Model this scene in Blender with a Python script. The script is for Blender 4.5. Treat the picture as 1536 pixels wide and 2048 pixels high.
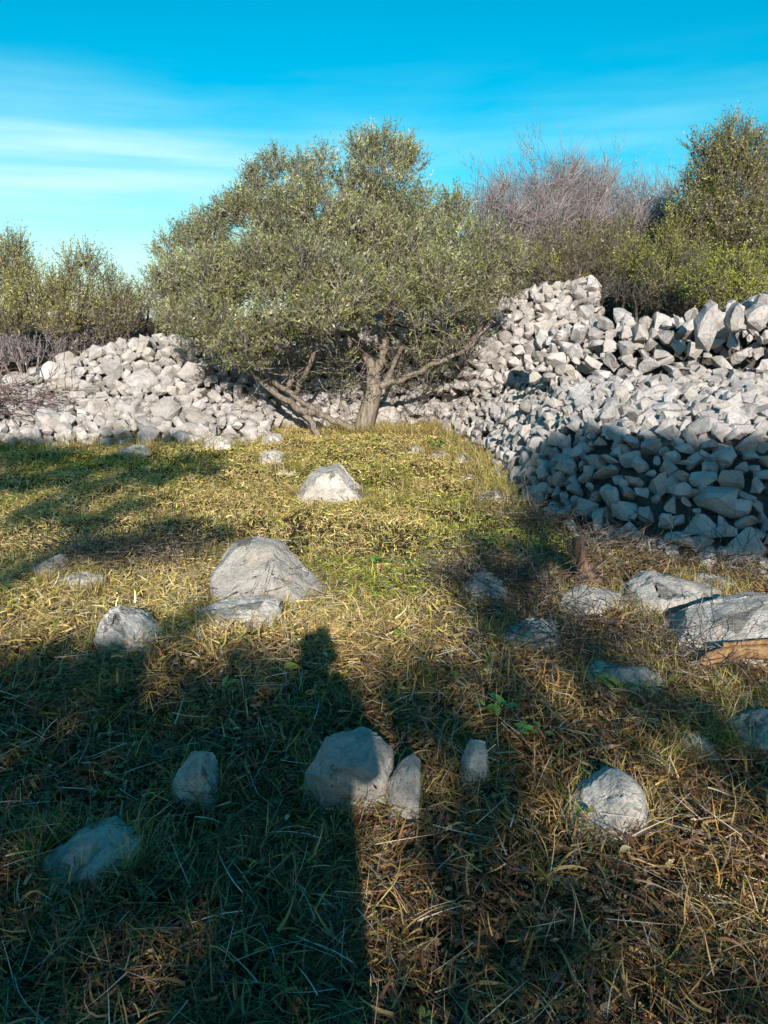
import bpy, bmesh, math, random
import numpy as np
from mathutils import Vector, Matrix, Euler, noise

# ------------------------------------------------------------------ camera, sky, sun, exposure
for o in list(bpy.data.objects):
    bpy.data.objects.remove(o)
scn = bpy.context.scene
col = scn.collection
rng = np.random.default_rng(7)
random.seed(7)
PI = math.pi
R = math.radians

CAM_H = 1.6
PITCH = R(13.6)
F = 1547.0                                   # focal length in pixels of the 1536 x 2048 photograph
cam_d = bpy.data.cameras.new('camera')
cam = bpy.data.objects.new('camera', cam_d)
col.objects.link(cam)
cam.location = (0, 0, CAM_H)
cam.rotation_euler = (PI / 2 - PITCH, 0, 0)
cam_d.sensor_fit = 'VERTICAL'
cam_d.sensor_height = 36
cam_d.lens = 36 * F / 2048
cam_d.clip_start = 0.05
cam_d.clip_end = 2000
scn.camera = cam

SUN_EL = R(22.0)
SUN_TO = Vector((0.065, -1.0, math.tan(SUN_EL))).normalized()    # from the ground towards the sun

CLOUD_AT = (1.95, 3.8, 0.26)
CLOUD_COL = (4.8, 7.9, 8.2, 1)
world = bpy.data.worlds.new('World')
scn.world = world
world.use_nodes = True
wn, wl = world.node_tree.nodes, world.node_tree.links
wn.clear()
w_out = wn.new('ShaderNodeOutputWorld')
w_bg = wn.new('ShaderNodeBackground')
w_sky = wn.new('ShaderNodeTexSky')
w_sky.sky_type = 'NISHITA'
w_sky.sun_disc = False
w_sky.sun_elevation = SUN_EL
w_sky.sun_rotation = PI - 0.065
w_sky.air_density = 1.0
w_sky.dust_density = 0.3
w_sky.ozone_density = 2.0
w_hs = wn.new('ShaderNodeHueSaturation')             # the strongly saturated blue of the photograph
w_hs.inputs['Hue'].default_value = 0.471
w_hs.inputs['Saturation'].default_value = 1.75
w_hs.inputs['Value'].default_value = 1.1
w_tc = wn.new('ShaderNodeTexCoord')
w_map = wn.new('ShaderNodeMapping')
w_map.inputs['Scale'].default_value = (1.0, 1.0, 5.5)
w_map.inputs['Location'].default_value = CLOUD_AT
w_no = wn.new('ShaderNodeTexNoise')
w_no.inputs['Scale'].default_value = 0.9
w_no.inputs['Detail'].default_value = 7
w_no.inputs['Roughness'].default_value = 0.5
w_cr = wn.new('ShaderNodeValToRGB')
w_cr.color_ramp.elements[0].position = 0.44
w_cr.color_ramp.elements[0].color = (0, 0, 0, 1)
w_cr.color_ramp.elements[1].position = 0.62
w_cr.color_ramp.elements[1].color = (0.92, 0.92, 0.92, 1)
w_mix = wn.new('ShaderNodeMix')
w_mix.data_type = 'RGBA'
w_mix.inputs[7].default_value = CLOUD_COL
wl.new(w_tc.outputs['Generated'], w_map.inputs['Vector'])
wl.new(w_map.outputs['Vector'], w_no.inputs['Vector'])
wl.new(w_no.outputs['Fac'], w_cr.inputs['Fac'])
wl.new(w_sky.outputs['Color'], w_hs.inputs['Color'])
wl.new(w_hs.outputs['Color'], w_mix.inputs[6])
w_sep = wn.new('ShaderNodeSeparateXYZ')
wl.new(w_tc.outputs['Generated'], w_sep.inputs[0])
w_mr = wn.new('ShaderNodeMapRange')                  # thin cloud banks lie low, all round the horizon
w_mr.interpolation_type = 'SMOOTHSTEP'
w_mr.inputs['From Min'].default_value = 0.31
w_mr.inputs['From Max'].default_value = 0.17
wl.new(w_sep.outputs['Z'], w_mr.inputs['Value'])
w_mu = wn.new('ShaderNodeMath')
w_mu.operation = 'MULTIPLY'
w_map2 = wn.new('ShaderNodeMapping')                 # fine level streaks in the banks
w_map2.inputs['Scale'].default_value = (1.6, 1.6, 26.0)
wl.new(w_tc.outputs['Generated'], w_map2.inputs['Vector'])
w_no2 = wn.new('ShaderNodeTexNoise')
w_no2.inputs['Scale'].default_value = 1.7
w_no2.inputs['Detail'].default_value = 6
wl.new(w_map2.outputs['Vector'], w_no2.inputs['Vector'])
w_mr2 = wn.new('ShaderNodeMapRange')
w_mr2.inputs['From Min'].default_value = 0.35
w_mr2.inputs['From Max'].default_value = 0.65
w_mr2.inputs['To Min'].default_value = 0.5
w_mr2.inputs['To Max'].default_value = 1.08
wl.new(w_no2.outputs['Fac'], w_mr2.inputs['Value'])
w_mu2 = wn.new('ShaderNodeMath')
w_mu2.operation = 'MULTIPLY'
w_mu2.use_clamp = True
wl.new(w_cr.outputs['Color'], w_mu2.inputs[0])
wl.new(w_mr2.outputs['Result'], w_mu2.inputs[1])
wl.new(w_mu2.outputs[0], w_mu.inputs[0])
wl.new(w_mr.outputs['Result'], w_mu.inputs[1])
wl.new(w_mu.outputs[0], w_mix.inputs[0])
wl.new(w_mix.outputs[2], w_bg.inputs['Color'])
wl.new(w_bg.outputs['Background'], w_out.inputs['Surface'])
w_bg.inputs['Strength'].default_value = 0.093

sun_d = bpy.data.lights.new('sun', 'SUN')
sun_d.energy = 5.0
sun_d.angle = R(0.53)
sun_d.color = (1.0, 0.91, 0.79)
sun = bpy.data.objects.new('sun', sun_d)
col.objects.link(sun)
sun.rotation_euler = SUN_TO.to_track_quat('Z', 'Y').to_euler()
sun.location = (5, -20, 15)

scn.view_settings.view_transform = 'Standard'
scn.view_settings.look = 'None'
scn.view_settings.exposure = 0.5
scn.view_settings.gamma = 1.0
scn.view_settings.use_curve_mapping = False
scn.cycles.max_bounces = 6
scn.cycles.diffuse_bounces = 3
scn.cycles.transparent_max_bounces = 4


def at(u, v, D):
    """world point seen at picture place (u, v) when it stands D metres ahead"""
    a, b = (u - 768) / F, (1024 - v) / F
    y = math.cos(PITCH) + b * math.sin(PITCH)
    z = -math.sin(PITCH) + b * math.cos(PITCH)
    return Vector((a / y * D, D, CAM_H + z / y * D))


# ------------------------------------------------------------------ helpers
def tag(o, label=None, cat=None, group=None, kind=None):
    if label: o['label'] = label
    if cat: o['category'] = cat
    if group: o['group'] = group
    if kind: o['kind'] = kind
    return o


def empty(name, loc=(0, 0, 0)):
    o = bpy.data.objects.new(name, None)
    o.empty_display_size = 0.1
    o.location = loc
    col.objects.link(o)
    return o


def link(name, me, m=None, parent=None):
    o = bpy.data.objects.new(name, me)
    col.objects.link(o)
    if m is not None and not me.materials:
        me.materials.append(m)
    if parent is not None:
        o.parent = parent
        o.matrix_parent_inverse = Matrix.Translation(-Vector(parent.location))
    return o


def np_mesh(name, V, faces, smooth=False, tint=None):
    """V (n,3); faces: list of int arrays (m,k)"""
    me = bpy.data.meshes.new(name)
    V = np.asarray(V, dtype=np.float32)
    me.vertices.add(len(V))
    me.vertices.foreach_set('co', V.ravel())
    faces = [f for f in faces if len(f)]
    loops = np.concatenate([f.ravel() for f in faces]).astype(np.int32)
    sizes = np.concatenate([np.full(len(f), f.shape[1], dtype=np.int32) for f in faces])
    starts = np.concatenate([[0], np.cumsum(sizes)[:-1]]).astype(np.int32)
    me.loops.add(len(loops))
    me.loops.foreach_set('vertex_index', loops)
    me.polygons.add(len(sizes))
    me.polygons.foreach_set('loop_start', starts)
    if smooth:
        me.polygons.foreach_set('use_smooth', np.ones(len(sizes), dtype=bool))
    me.update(calc_edges=True)
    if tint is not None:
        ca = me.color_attributes.new('tint', 'FLOAT_COLOR', 'POINT')
        c4 = np.ones((len(V), 4), dtype=np.float32)
        c4[:, :3] = tint
        ca.data.foreach_set('color', c4.ravel())
    return me


def smoothstep(a, b, x):
    t = np.clip((x - a) / (b - a), 0, 1)
    return t * t * (3 - 2 * t)


# cheap vectorised value noise
_perm = np.random.default_rng(3).random((64, 64))


def vnoise(x, y, s):
    x = np.asarray(x) * s + 1000.37
    y = np.asarray(y) * s + 1000.71
    xi = np.floor(x).astype(int); yi = np.floor(y).astype(int)
    fx = x - xi; fy = y - yi
    fx = fx * fx * (3 - 2 * fx); fy = fy * fy * (3 - 2 * fy)
    g = lambda i, j: _perm[i % 64, j % 64]
    return (g(xi, yi) * (1 - fx) + g(xi + 1, yi) * fx) * (1 - fy) + (g(xi, yi + 1) * (1 - fx) + g(xi + 1, yi + 1) * fx) * fy


# ------------------------------------------------------------------ materials
def new_mat(name):
    m = bpy.data.materials.new(name)
    m.use_nodes = True
    nt = m.node_tree
    nt.nodes.clear()
    out = nt.nodes.new('ShaderNodeOutputMaterial')
    return m, nt, nt.nodes, nt.links, out


def ramp(n, stops):
    r = n.new('ShaderNodeValToRGB')
    e = r.color_ramp.elements
    while len(e) < len(stops):
        e.new(0.5)
    for k, (p, c) in enumerate(stops):
        e[k].position = p
        e[k].color = (*c, 1) if len(c) == 3 else c
    return r


def stone_mat(name, light, dark, warm, bump=0.5, scale=1.0, lichen=0.35, crack=0.0):
    m, nt, n, l, out = new_mat(name)
    p = n.new('ShaderNodeBsdfPrincipled')
    p.inputs['Roughness'].default_value = 0.85
    p.inputs['Specular IOR Level'].default_value = 0.25
    geo = n.new('ShaderNodeNewGeometry')
    oi = n.new('ShaderNodeObjectInfo')
    # broad mottling
    n1 = n.new('ShaderNodeTexNoise'); n1.inputs['Scale'].default_value = 7 * scale; n1.inputs['Detail'].default_value = 6
    n1.inputs['Roughness'].default_value = 0.65
    l.new(geo.outputs['Position'], n1.inputs['Vector'])
    r1 = ramp(n, [(0.3, dark), (0.52, light), (0.75, tuple(min(1, c * 1.18) for c in light))])
    l.new(n1.outputs['Fac'], r1.inputs['Fac'])
    # per stone tone
    vo = n.new('ShaderNodeTexVoronoi'); vo.inputs['Scale'].default_value = 3.3
    l.new(geo.outputs['Position'], vo.inputs['Vector'])
    sep = n.new('ShaderNodeSeparateColor')
    l.new(vo.outputs['Color'], sep.inputs['Color'])
    ad = n.new('ShaderNodeMath'); ad.operation = 'ADD'
    l.new(sep.outputs[0], ad.inputs[0]); l.new(oi.outputs['Random'], ad.inputs[1])
    mr = n.new('ShaderNodeMapRange'); mr.inputs['From Max'].default_value = 2.0
    mr.inputs['To Min'].default_value = 0.66; mr.inputs['To Max'].default_value = 1.22
    l.new(ad.outputs[0], mr.inputs['Value'])
    mu = n.new('ShaderNodeMix'); mu.data_type = 'RGBA'; mu.blend_type = 'MULTIPLY'; mu.inputs[0].default_value = 1
    l.new(r1.outputs['Color'], mu.inputs[6]); l.new(mr.outputs['Result'], mu.inputs[7])
    # warm stain
    n2 = n.new('ShaderNodeTexNoise'); n2.inputs['Scale'].default_value = 2.3 * scale; n2.inputs['Detail'].default_value = 4
    l.new(geo.outputs['Position'], n2.inputs['Vector'])
    r2 = ramp(n, [(0.5, (0, 0, 0)), (0.72, (0.6, 0.6, 0.6))])
    l.new(n2.outputs['Fac'], r2.inputs['Fac'])
    mw = n.new('ShaderNodeMix'); mw.data_type = 'RGBA'
    l.new(r2.outputs['Color'], mw.inputs[0]); l.new(mu.outputs[2], mw.inputs[6]); mw.inputs[7].default_value = (*warm, 1)
    # lichen and pits
    n3 = n.new('ShaderNodeTexNoise'); n3.inputs['Scale'].default_value = 38 * scale; n3.inputs['Detail'].default_value = 5
    n3.inputs['Roughness'].default_value = 0.7
    l.new(geo.outputs['Position'], n3.inputs['Vector'])
    r3 = ramp(n, [(0.55, (0, 0, 0)), (0.7, (lichen,) * 3)])
    l.new(n3.outputs['Fac'], r3.inputs['Fac'])
    ml = n.new('ShaderNodeMix'); ml.data_type = 'RGBA'
    l.new(r3.outputs['Color'], ml.inputs[0]); l.new(mw.outputs[2], ml.inputs[6]); ml.inputs[7].default_value = (0.1, 0.1, 0.09, 1)
    l.new(ml.outputs[2], p.inputs['Base Color'])
    # relief
    n4 = n.new('ShaderNodeTexNoise'); n4.inputs['Scale'].default_value = 22 * scale; n4.inputs['Detail'].default_value = 8
    n4.inputs['Roughness'].default_value = 0.68
    l.new(geo.outputs['Position'], n4.inputs['Vector'])
    hgt = n4.outputs['Fac']
    if crack > 0:                                        # open joints and solution grooves
        sc = n.new('ShaderNodeVectorMath'); sc.operation = 'MULTIPLY_ADD'
        l.new(n1.outputs['Color'], sc.inputs[0]); sc.inputs[1].default_value = (0.3, 0.3, 0.22); l.new(geo.outputs['Position'], sc.inputs[2])
        vc = n.new('ShaderNodeTexVoronoi'); vc.feature = 'DISTANCE_TO_EDGE'; vc.inputs['Scale'].default_value = 5
        l.new(sc.outputs[0], vc.inputs['Vector'])
        nm = n.new('ShaderNodeTexNoise'); nm.inputs['Scale'].default_value = 5.5; nm.inputs['Detail'].default_value = 3
        l.new(geo.outputs['Position'], nm.inputs['Vector'])
        rm_ = ramp(n, [(0.44, (1, 1, 1)), (0.6, (0, 0, 0))])                       # only some joints have opened
        l.new(nm.outputs['Fac'], rm_.inputs['Fac'])
        av = n.new('ShaderNodeMath'); av.operation = 'MULTIPLY_ADD'
        l.new(rm_.outputs['Color'], av.inputs[0]); av.inputs[1].default_value = 0.2; l.new(vc.outputs['Distance'], av.inputs[2])
        rc = ramp(n, [(0.0, (0, 0, 0)), (0.03, (1, 1, 1))])
        l.new(av.outputs[0], rc.inputs['Fac'])
        mc = n.new('ShaderNodeMix'); mc.data_type = 'RGBA'; mc.blend_type = 'MULTIPLY'; mc.inputs[0].default_value = crack
        l.new(ml.outputs[2], mc.inputs[6]); l.new(rc.outputs['Color'], mc.inputs[7])
        l.new(mc.outputs[2], p.inputs['Base Color'])
        ah = n.new('ShaderNodeMath'); ah.operation = 'MULTIPLY_ADD'
        l.new(rc.outputs['Color'], ah.inputs[0]); ah.inputs[1].default_value = 0.5; l.new(n4.outputs['Fac'], ah.inputs[2])
        hgt = ah.outputs[0]
    bp = n.new('ShaderNodeBump'); bp.inputs['Strength'].default_value = bump; bp.inputs['Distance'].default_value = 0.03
    l.new(hgt, bp.inputs['Height'])
    l.new(bp.outputs['Normal'], p.inputs['Normal'])
    l.new(p.outputs[0], out.inputs['Surface'])
    return m


M = {}
M['limestone'] = stone_mat('limestone', (0.5, 0.465, 0.45), (0.3, 0.285, 0.28), (0.46, 0.4, 0.32), bump=0.9, lichen=0.5)
M['rubble_fill'] = stone_mat('rubble_fill', (0.12, 0.11, 0.1), (0.06, 0.06, 0.055), (0.12, 0.1, 0.07), bump=1.0)
M['boulder'] = stone_mat('boulder', (0.62, 0.575, 0.53), (0.38, 0.36, 0.34), (0.5, 0.43, 0.33), bump=1.0, scale=1.7, lichen=0.7, crack=0.42)


def tint_mat(name, rough=0.6, spec=0.3, transl=0.25, tboost=(1.0, 1.0, 0.6)):
    m, nt, n, l, out = new_mat(name)
    at_ = n.new('ShaderNodeAttribute'); at_.attribute_name = 'tint'
    p = n.new('ShaderNodeBsdfPrincipled')
    p.inputs['Roughness'].default_value = rough
    p.inputs['Specular IOR Level'].default_value = spec
    l.new(at_.outputs['Color'], p.inputs['Base Color'])
    if transl > 0:
        t = n.new('ShaderNodeBsdfTranslucent')
        mu = n.new('ShaderNodeMix'); mu.data_type = 'RGBA'; mu.blend_type = 'MULTIPLY'; mu.inputs[0].default_value = 1
        l.new(at_.outputs['Color'], mu.inputs[6]); mu.inputs[7].default_value = (*tboost, 1)
        l.new(mu.outputs[2], t.inputs['Color'])
        mx = n.new('ShaderNodeMixShader'); mx.inputs[0].default_value = transl
        l.new(p.outputs[0], mx.inputs[1]); l.new(t.outputs[0], mx.inputs[2])
        l.new(mx.outputs[0], out.inputs['Surface'])
    else:
        l.new(p.outputs[0], out.inputs['Surface'])
    return m


M['leaf'] = tint_mat('leaf', 0.45, 0.4, 0.18)
M['blade'] = tint_mat('blade', 0.55, 0.3, 0.22)
M['twig'] = tint_mat('twig', 0.85, 0.15, 0.0)


def bark_mat(name, c0, c1, scale=14):
    m, nt, n, l, out = new_mat(name)
    p = n.new('ShaderNodeBsdfPrincipled'); p.inputs['Roughness'].default_value = 0.9
    p.inputs['Specular IOR Level'].default_value = 0.15
    tc = n.new('ShaderNodeNewGeometry')
    mp = n.new('ShaderNodeMapping'); mp.inputs['Scale'].default_value = (1, 1, 0.25)
    l.new(tc.outputs['Position'], mp.inputs['Vector'])
    no = n.new('ShaderNodeTexNoise'); no.inputs['Scale'].default_value = scale; no.inputs['Detail'].default_value = 7
    no.inputs['Roughness'].default_value = 0.7
    l.new(mp.outputs['Vector'], no.inputs['Vector'])
    r = ramp(n, [(0.35, c0), (0.65, c1)])
    l.new(no.outputs['Fac'], r.inputs['Fac']); l.new(r.outputs['Color'], p.inputs['Base Color'])
    b = n.new('ShaderNodeBump'); b.inputs['Strength'].default_value = 0.9; b.inputs['Distance'].default_value = 0.03
    l.new(no.outputs['Fac'], b.inputs['Height']); l.new(b.outputs['Normal'], p.inputs['Normal'])
    l.new(p.outputs[0], out.inputs['Surface'])
    return m


M['olive_bark'] = bark_mat('olive_bark', (0.1, 0.08, 0.068), (0.36, 0.3, 0.24), 30)
M['dark_bark'] = bark_mat('dark_bark', (0.05, 0.045, 0.04), (0.16, 0.14, 0.12))
M['raw_wood'] = bark_mat('raw_wood', (0.16, 0.09, 0.05), (0.5, 0.31, 0.15), 34)
M['red_wood'] = bark_mat('red_wood', (0.13, 0.08, 0.055), (0.38, 0.23, 0.15), 34)

m, nt, n, l, out = new_mat('soil')
p = n.new('ShaderNodeBsdfPrincipled'); p.inputs['Roughness'].default_value = 0.95; p.inputs['Specular IOR Level'].default_value = 0.1
g_ = n.new('ShaderNodeNewGeometry')
n1 = n.new('ShaderNodeTexNoise'); n1.inputs['Scale'].default_value = 1.3; n1.inputs['Detail'].default_value = 5
n2 = n.new('ShaderNodeTexNoise'); n2.inputs['Scale'].default_value = 45; n2.inputs['Detail'].default_value = 8; n2.inputs['Roughness'].default_value = 0.75
l.new(g_.outputs['Position'], n1.inputs['Vector']); l.new(g_.outputs['Position'], n2.inputs['Vector'])
r1 = ramp(n, [(0.35, (0.04, 0.028, 0.02)), (0.65, (0.055, 0.045, 0.022))])
r2 = ramp(n, [(0.3, (0.35, 0.3, 0.25)), (0.7, (1.5, 1.35, 1.1))])
l.new(n1.outputs['Fac'], r1.inputs['Fac']); l.new(n2.outputs['Fac'], r2.inputs['Fac'])
mu = n.new('ShaderNodeMix'); mu.data_type = 'RGBA'; mu.blend_type = 'MULTIPLY'; mu.inputs[0].default_value = 1
l.new(r1.outputs['Color'], mu.inputs[6]); l.new(r2.outputs['Color'], mu.inputs[7]); l.new(mu.outputs[2], p.inputs['Base Color'])
b = n.new('ShaderNodeBump'); b.inputs['Strength'].default_value = 1.0; b.inputs['Distance'].default_value = 0.02
l.new(n2.outputs['Fac'], b.inputs['Height']); l.new(b.outputs['Normal'], p.inputs['Normal'])
l.new(p.outputs[0], out.inputs['Surface'])
M['soil'] = m


def plain_mat(name, c, rough=0.8):
    m, nt, n, l, out = new_mat(name)
    p = n.new('ShaderNodeBsdfPrincipled'); p.inputs['Roughness'].default_value = rough
    no = n.new('ShaderNodeTexNoise'); no.inputs['Scale'].default_value = 30
    r = ramp(n, [(0.3, tuple(x * 0.75 for x in c)), (0.7, tuple(min(1, x * 1.2) for x in c))])
    l.new(no.outputs['Fac'], r.inputs['Fac']); l.new(r.outputs['Color'], p.inputs['Base Color'])
    l.new(p.outputs[0], out.inputs['Surface'])
    return m


M['cloth'] = plain_mat('cloth', (0.05, 0.055, 0.07))
M['skin'] = plain_mat('skin', (0.5, 0.32, 0.24), 0.5)
M['hair'] = plain_mat('hair', (0.05, 0.035, 0.025), 0.6)
M['phone'] = plain_mat('phone', (0.02, 0.02, 0.022), 0.25)
M['weed'] = plain_mat('weed', (0.1, 0.21, 0.04), 0.5)
M['weed_yellow'] = plain_mat('weed_yellow', (0.2, 0.24, 0.04), 0.5)
M['dry_leaf'] = plain_mat('dry_leaf', (0.5, 0.42, 0.22), 0.6)

# ------------------------------------------------------------------ ground
TOE = np.array([(4.6, 4.55), (2.53, 4.85), (2.12, 4.96), (1.58, 5.43), (1.33, 6.0), (1.19, 6.7), (1.23, 8.64), (1.2, 10.08), (0.8, 12.7)])


def bank_inside(x, y):
    """metres behind the foot of the stone bank on the right, negative in the field"""
    d = np.full(np.shape(x), 1e9)
    for (ax, ay), (bx, by) in zip(TOE[:-1], TOE[1:]):
        vx, vy = bx - ax, by - ay
        t = np.clip(((x - ax) * vx + (y - ay) * vy) / (vx * vx + vy * vy), 0, 1)
        d = np.minimum(d, np.hypot(x - ax - t * vx, y - ay - t * vy))
    yt = TOE[::-1]
    xs = np.interp(y, TOE[:, 1], TOE[:, 0])
    inside = (y > 4.55) & (x > xs)
    return np.where(inside, d, -d)


def ground_h(x, y):
    x = np.asarray(x, dtype=float); y = np.asarray(y, dtype=float)
    yt = np.interp(x, [-9, -5, -2.2, -1.6, 0.8], [10.2, 10.55, 10.9, 12.1, 12.7])
    d = y - yt
    left = 0.95 * smoothstep(0.2, 2.6, d) + 0.35 * smoothstep(2.5, 6, d)
    di = bank_inside(x, y)
    right = 0.5 * smoothstep(0.15, 1.3, di) + 0.35 * smoothstep(1.8, 4.2, di) + 0.5 * smoothstep(4.3, 5.5, di)
    w = smoothstep(0.4, 1.6, x)
    rise = np.where(y > 12.7, left * (1 - w) + np.maximum(left, right) * w, np.where(x > 0.8, np.maximum(right, 0), left))
    bumps = 0.10 * (vnoise(x, y, 0.7) - 0.5) + 0.05 * (vnoise(x, y, 2.1) - 0.5) + 0.03 * (vnoise(x, y, 5.3) - 0.5)
    fade = 1 - smoothstep(30, 80, np.hypot(x, y))
    far = 1.0 * smoothstep(14, 21, y) * (0.45 + 0.65 * smoothstep(-5, 3, x)) - smoothstep(40, 250, y) * 6
    return rise + bumps * fade + far


def axis(lo, hi, step, far):
    a = list(np.arange(lo, hi + 1e-6, step))
    s = step
    p_, q = lo, hi
    L_, H_ = [], []
    while q < far:
        s *= 1.35
        q += s; p_ -= s
        H_.append(q); L_.append(p_)
    return np.array(L_[::-1] + a + H_)


gx = axis(-7, 7, 0.1, 500)
gy = axis(-3, 16, 0.1, 500)
GX, GY = np.meshgrid(gx, gy)
GZ = ground_h(GX, GY)
V = np.stack([GX.ravel(), GY.ravel(), GZ.ravel()], 1)
nx, ny = len(gx), len(gy)
idx = np.arange(nx * ny).reshape(ny, nx)
Fq = np.stack([idx[:-1, :-1].ravel(), idx[:-1, 1:].ravel(), idx[1:, 1:].ravel(), idx[1:, :-1].ravel()], 1)
ground = link('ground', np_mesh('ground', V, [Fq], True), M['soil'])
tag(ground, 'stony soil of the olive field and the terrace behind', 'ground', kind='structure')


def gz(x, y):
    return float(ground_h(np.array([x]), np.array([y]))[0])


# ------------------------------------------------------------------ stones
def rock_mesh(name, seed, npts, bev, rough, box=0.0):
    """broken limestone: hull of scattered points, cut by a few flat breaks, edges slightly worn"""
    rr = random.Random(seed)
    bm = bmesh.new()
    for _ in range(npts):
        v = Vector((rr.gauss(0, 1), rr.gauss(0, 1), rr.gauss(0, 1))).normalized()
        k = max(abs(v.x), abs(v.y), abs(v.z))
        v = v.lerp(v / k * 0.85, box) * rr.uniform(0.8, 1.15)
        bm.verts.new(v)
    def hull():
        res = bmesh.ops.convex_hull(bm, input=bm.verts)
        bmesh.ops.delete(bm, geom=[g for g in res['geom_interior'] if isinstance(g, bmesh.types.BMVert)], context='VERTS')
    hull()
    for _ in range(rr.randint(2, 4)):
        n = Vector((rr.gauss(0, 1), rr.gauss(0, 1), rr.gauss(0, 1))).normalized()
        d = max(v.co.dot(n) for v in bm.verts) * rr.uniform(0.62, 0.85)
        bmesh.ops.bisect_plane(bm, geom=list(bm.verts) + list(bm.edges) + list(bm.faces), plane_co=n * d, plane_no=n, clear_outer=True)
        hull()
    bmesh.ops.dissolve_limit(bm, angle_limit=R(9), verts=bm.verts, edges=bm.edges)
    bmesh.ops.bevel(bm, geom=list(bm.edges), offset=bev, segments=1, affect='EDGES', profile=0.6, clamp_overlap=True)
    bmesh.ops.triangulate(bm, faces=bm.faces)
    bmesh.ops.subdivide_edges(bm, edges=[e for e in bm.edges if e.calc_length() > 0.5], cuts=1)
    bmesh.ops.triangulate(bm, faces=bm.faces)
    off = Vector((seed * 3.1, seed * 1.7, seed * 0.9))
    for v in bm.verts:
        v.co += v.co.normalized() * rough * (noise.noise(v.co * 1.9 + off) + 0.6 * noise.noise(v.co * 5 + off))
    bmesh.ops.remove_doubles(bm, verts=bm.verts, dist=0.02)
    me = bpy.data.meshes.new(name)
    bm.to_mesh(me); bm.free()
    me.polygons.foreach_set('use_smooth', np.ones(len(me.polygons), dtype=bool))
    me.set_sharp_from_angle(angle=R(24))
    me.materials.append(M['limestone'])
    return me


ANG = [rock_mesh('angular_stone', 100 + k, random.randint(9, 13), 0.035, 0.13, 0.35) for k in range(24)]
RND = [rock_mesh('rounded_stone', 300 + k, random.randint(12, 17), 0.07, 0.12, 0.55) for k in range(20)]


SLAB = [rock_mesh('slab_stone', 500 + k, 22, 0.03, 0.1, 0.95) for k in range(4)]


def mesh_np(me):
    v = np.empty(len(me.vertices) * 3, dtype=np.float32); me.vertices.foreach_get('co', v)
    f = np.empty(len(me.polygons) * 3, dtype=np.int32); me.loops.foreach_get('vertex_index', f)
    return v.reshape(-1, 3), f.reshape(-1, 3)


RNP = {me.name: mesh_np(me) for me in ANG + RND}


def rotv(ax, ang):
    return np.array(Matrix.Rotation(ang, 3, Vector(ax)))


class Surf:
    """a stone face given by rows of control points: rows run along the wall, columns from the foot up"""
    def __init__(self, ctrl):
        self.c = np.array(ctrl, dtype=float)
        self.n, self.m = self.c.shape[:2]

    def ev(self, s, t):
        i = min(int(s * (self.n - 1)), self.n - 2); j = min(int(t * (self.m - 1)), self.m - 2)
        a = s * (self.n - 1) - i; b = t * (self.m - 1) - j
        c = self.c
        P = (c[i, j] * (1 - a) + c[i + 1, j] * a) * (1 - b) + (c[i, j + 1] * (1 - a) + c[i + 1, j + 1] * a) * b
        du = (c[i + 1, j] - c[i, j]) * (1 - b) + (c[i + 1, j + 1] - c[i, j + 1]) * b
        dv = (c[i, j + 1] - c[i, j]) * (1 - a) + (c[i + 1, j + 1] - c[i + 1, j]) * a
        nn = np.cross(du, dv)
        A = np.linalg.norm(nn)
        nn = nn / (A + 1e-9)
        if nn[2] < 0: nn = -nn
        return P, du / (np.linalg.norm(du) + 1e-9), nn, A

    def amax(self):
        return max(self.ev((i + .5) / 40, (j + .5) / 20)[3] for i in range(40) for j in range(20))


def pack(S, levels, r_, keep=None, tight=0.92):
    """dart throwing from large to small; levels: (radius low, radius high, darts)"""
    am = S.amax() * 1.02
    C = np.empty((0, 3)); Rr = np.empty(0); out = []
    for lo, hi, darts in levels:
        for _ in range(darts):
            s, t = r_.random(), r_.random()
            P, du, nn, A = S.ev(s, t)
            if r_.random() * am > A: continue
            r = r_.uniform(lo, hi)
            if keep is not None:
                k = keep(s, t, r)
                if k is False: continue
                if k is not True: r = k
            if len(Rr):
                d = np.sqrt(((C - P) ** 2).sum(1))
                if (d < tight * (Rr + r)).any(): continue
            C = np.vstack([C, P]); Rr = np.append(Rr, r); out.append((P, du, nn, r, s, t))
    return out


CAMP = np.array([0, 0, CAM_H])


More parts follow.
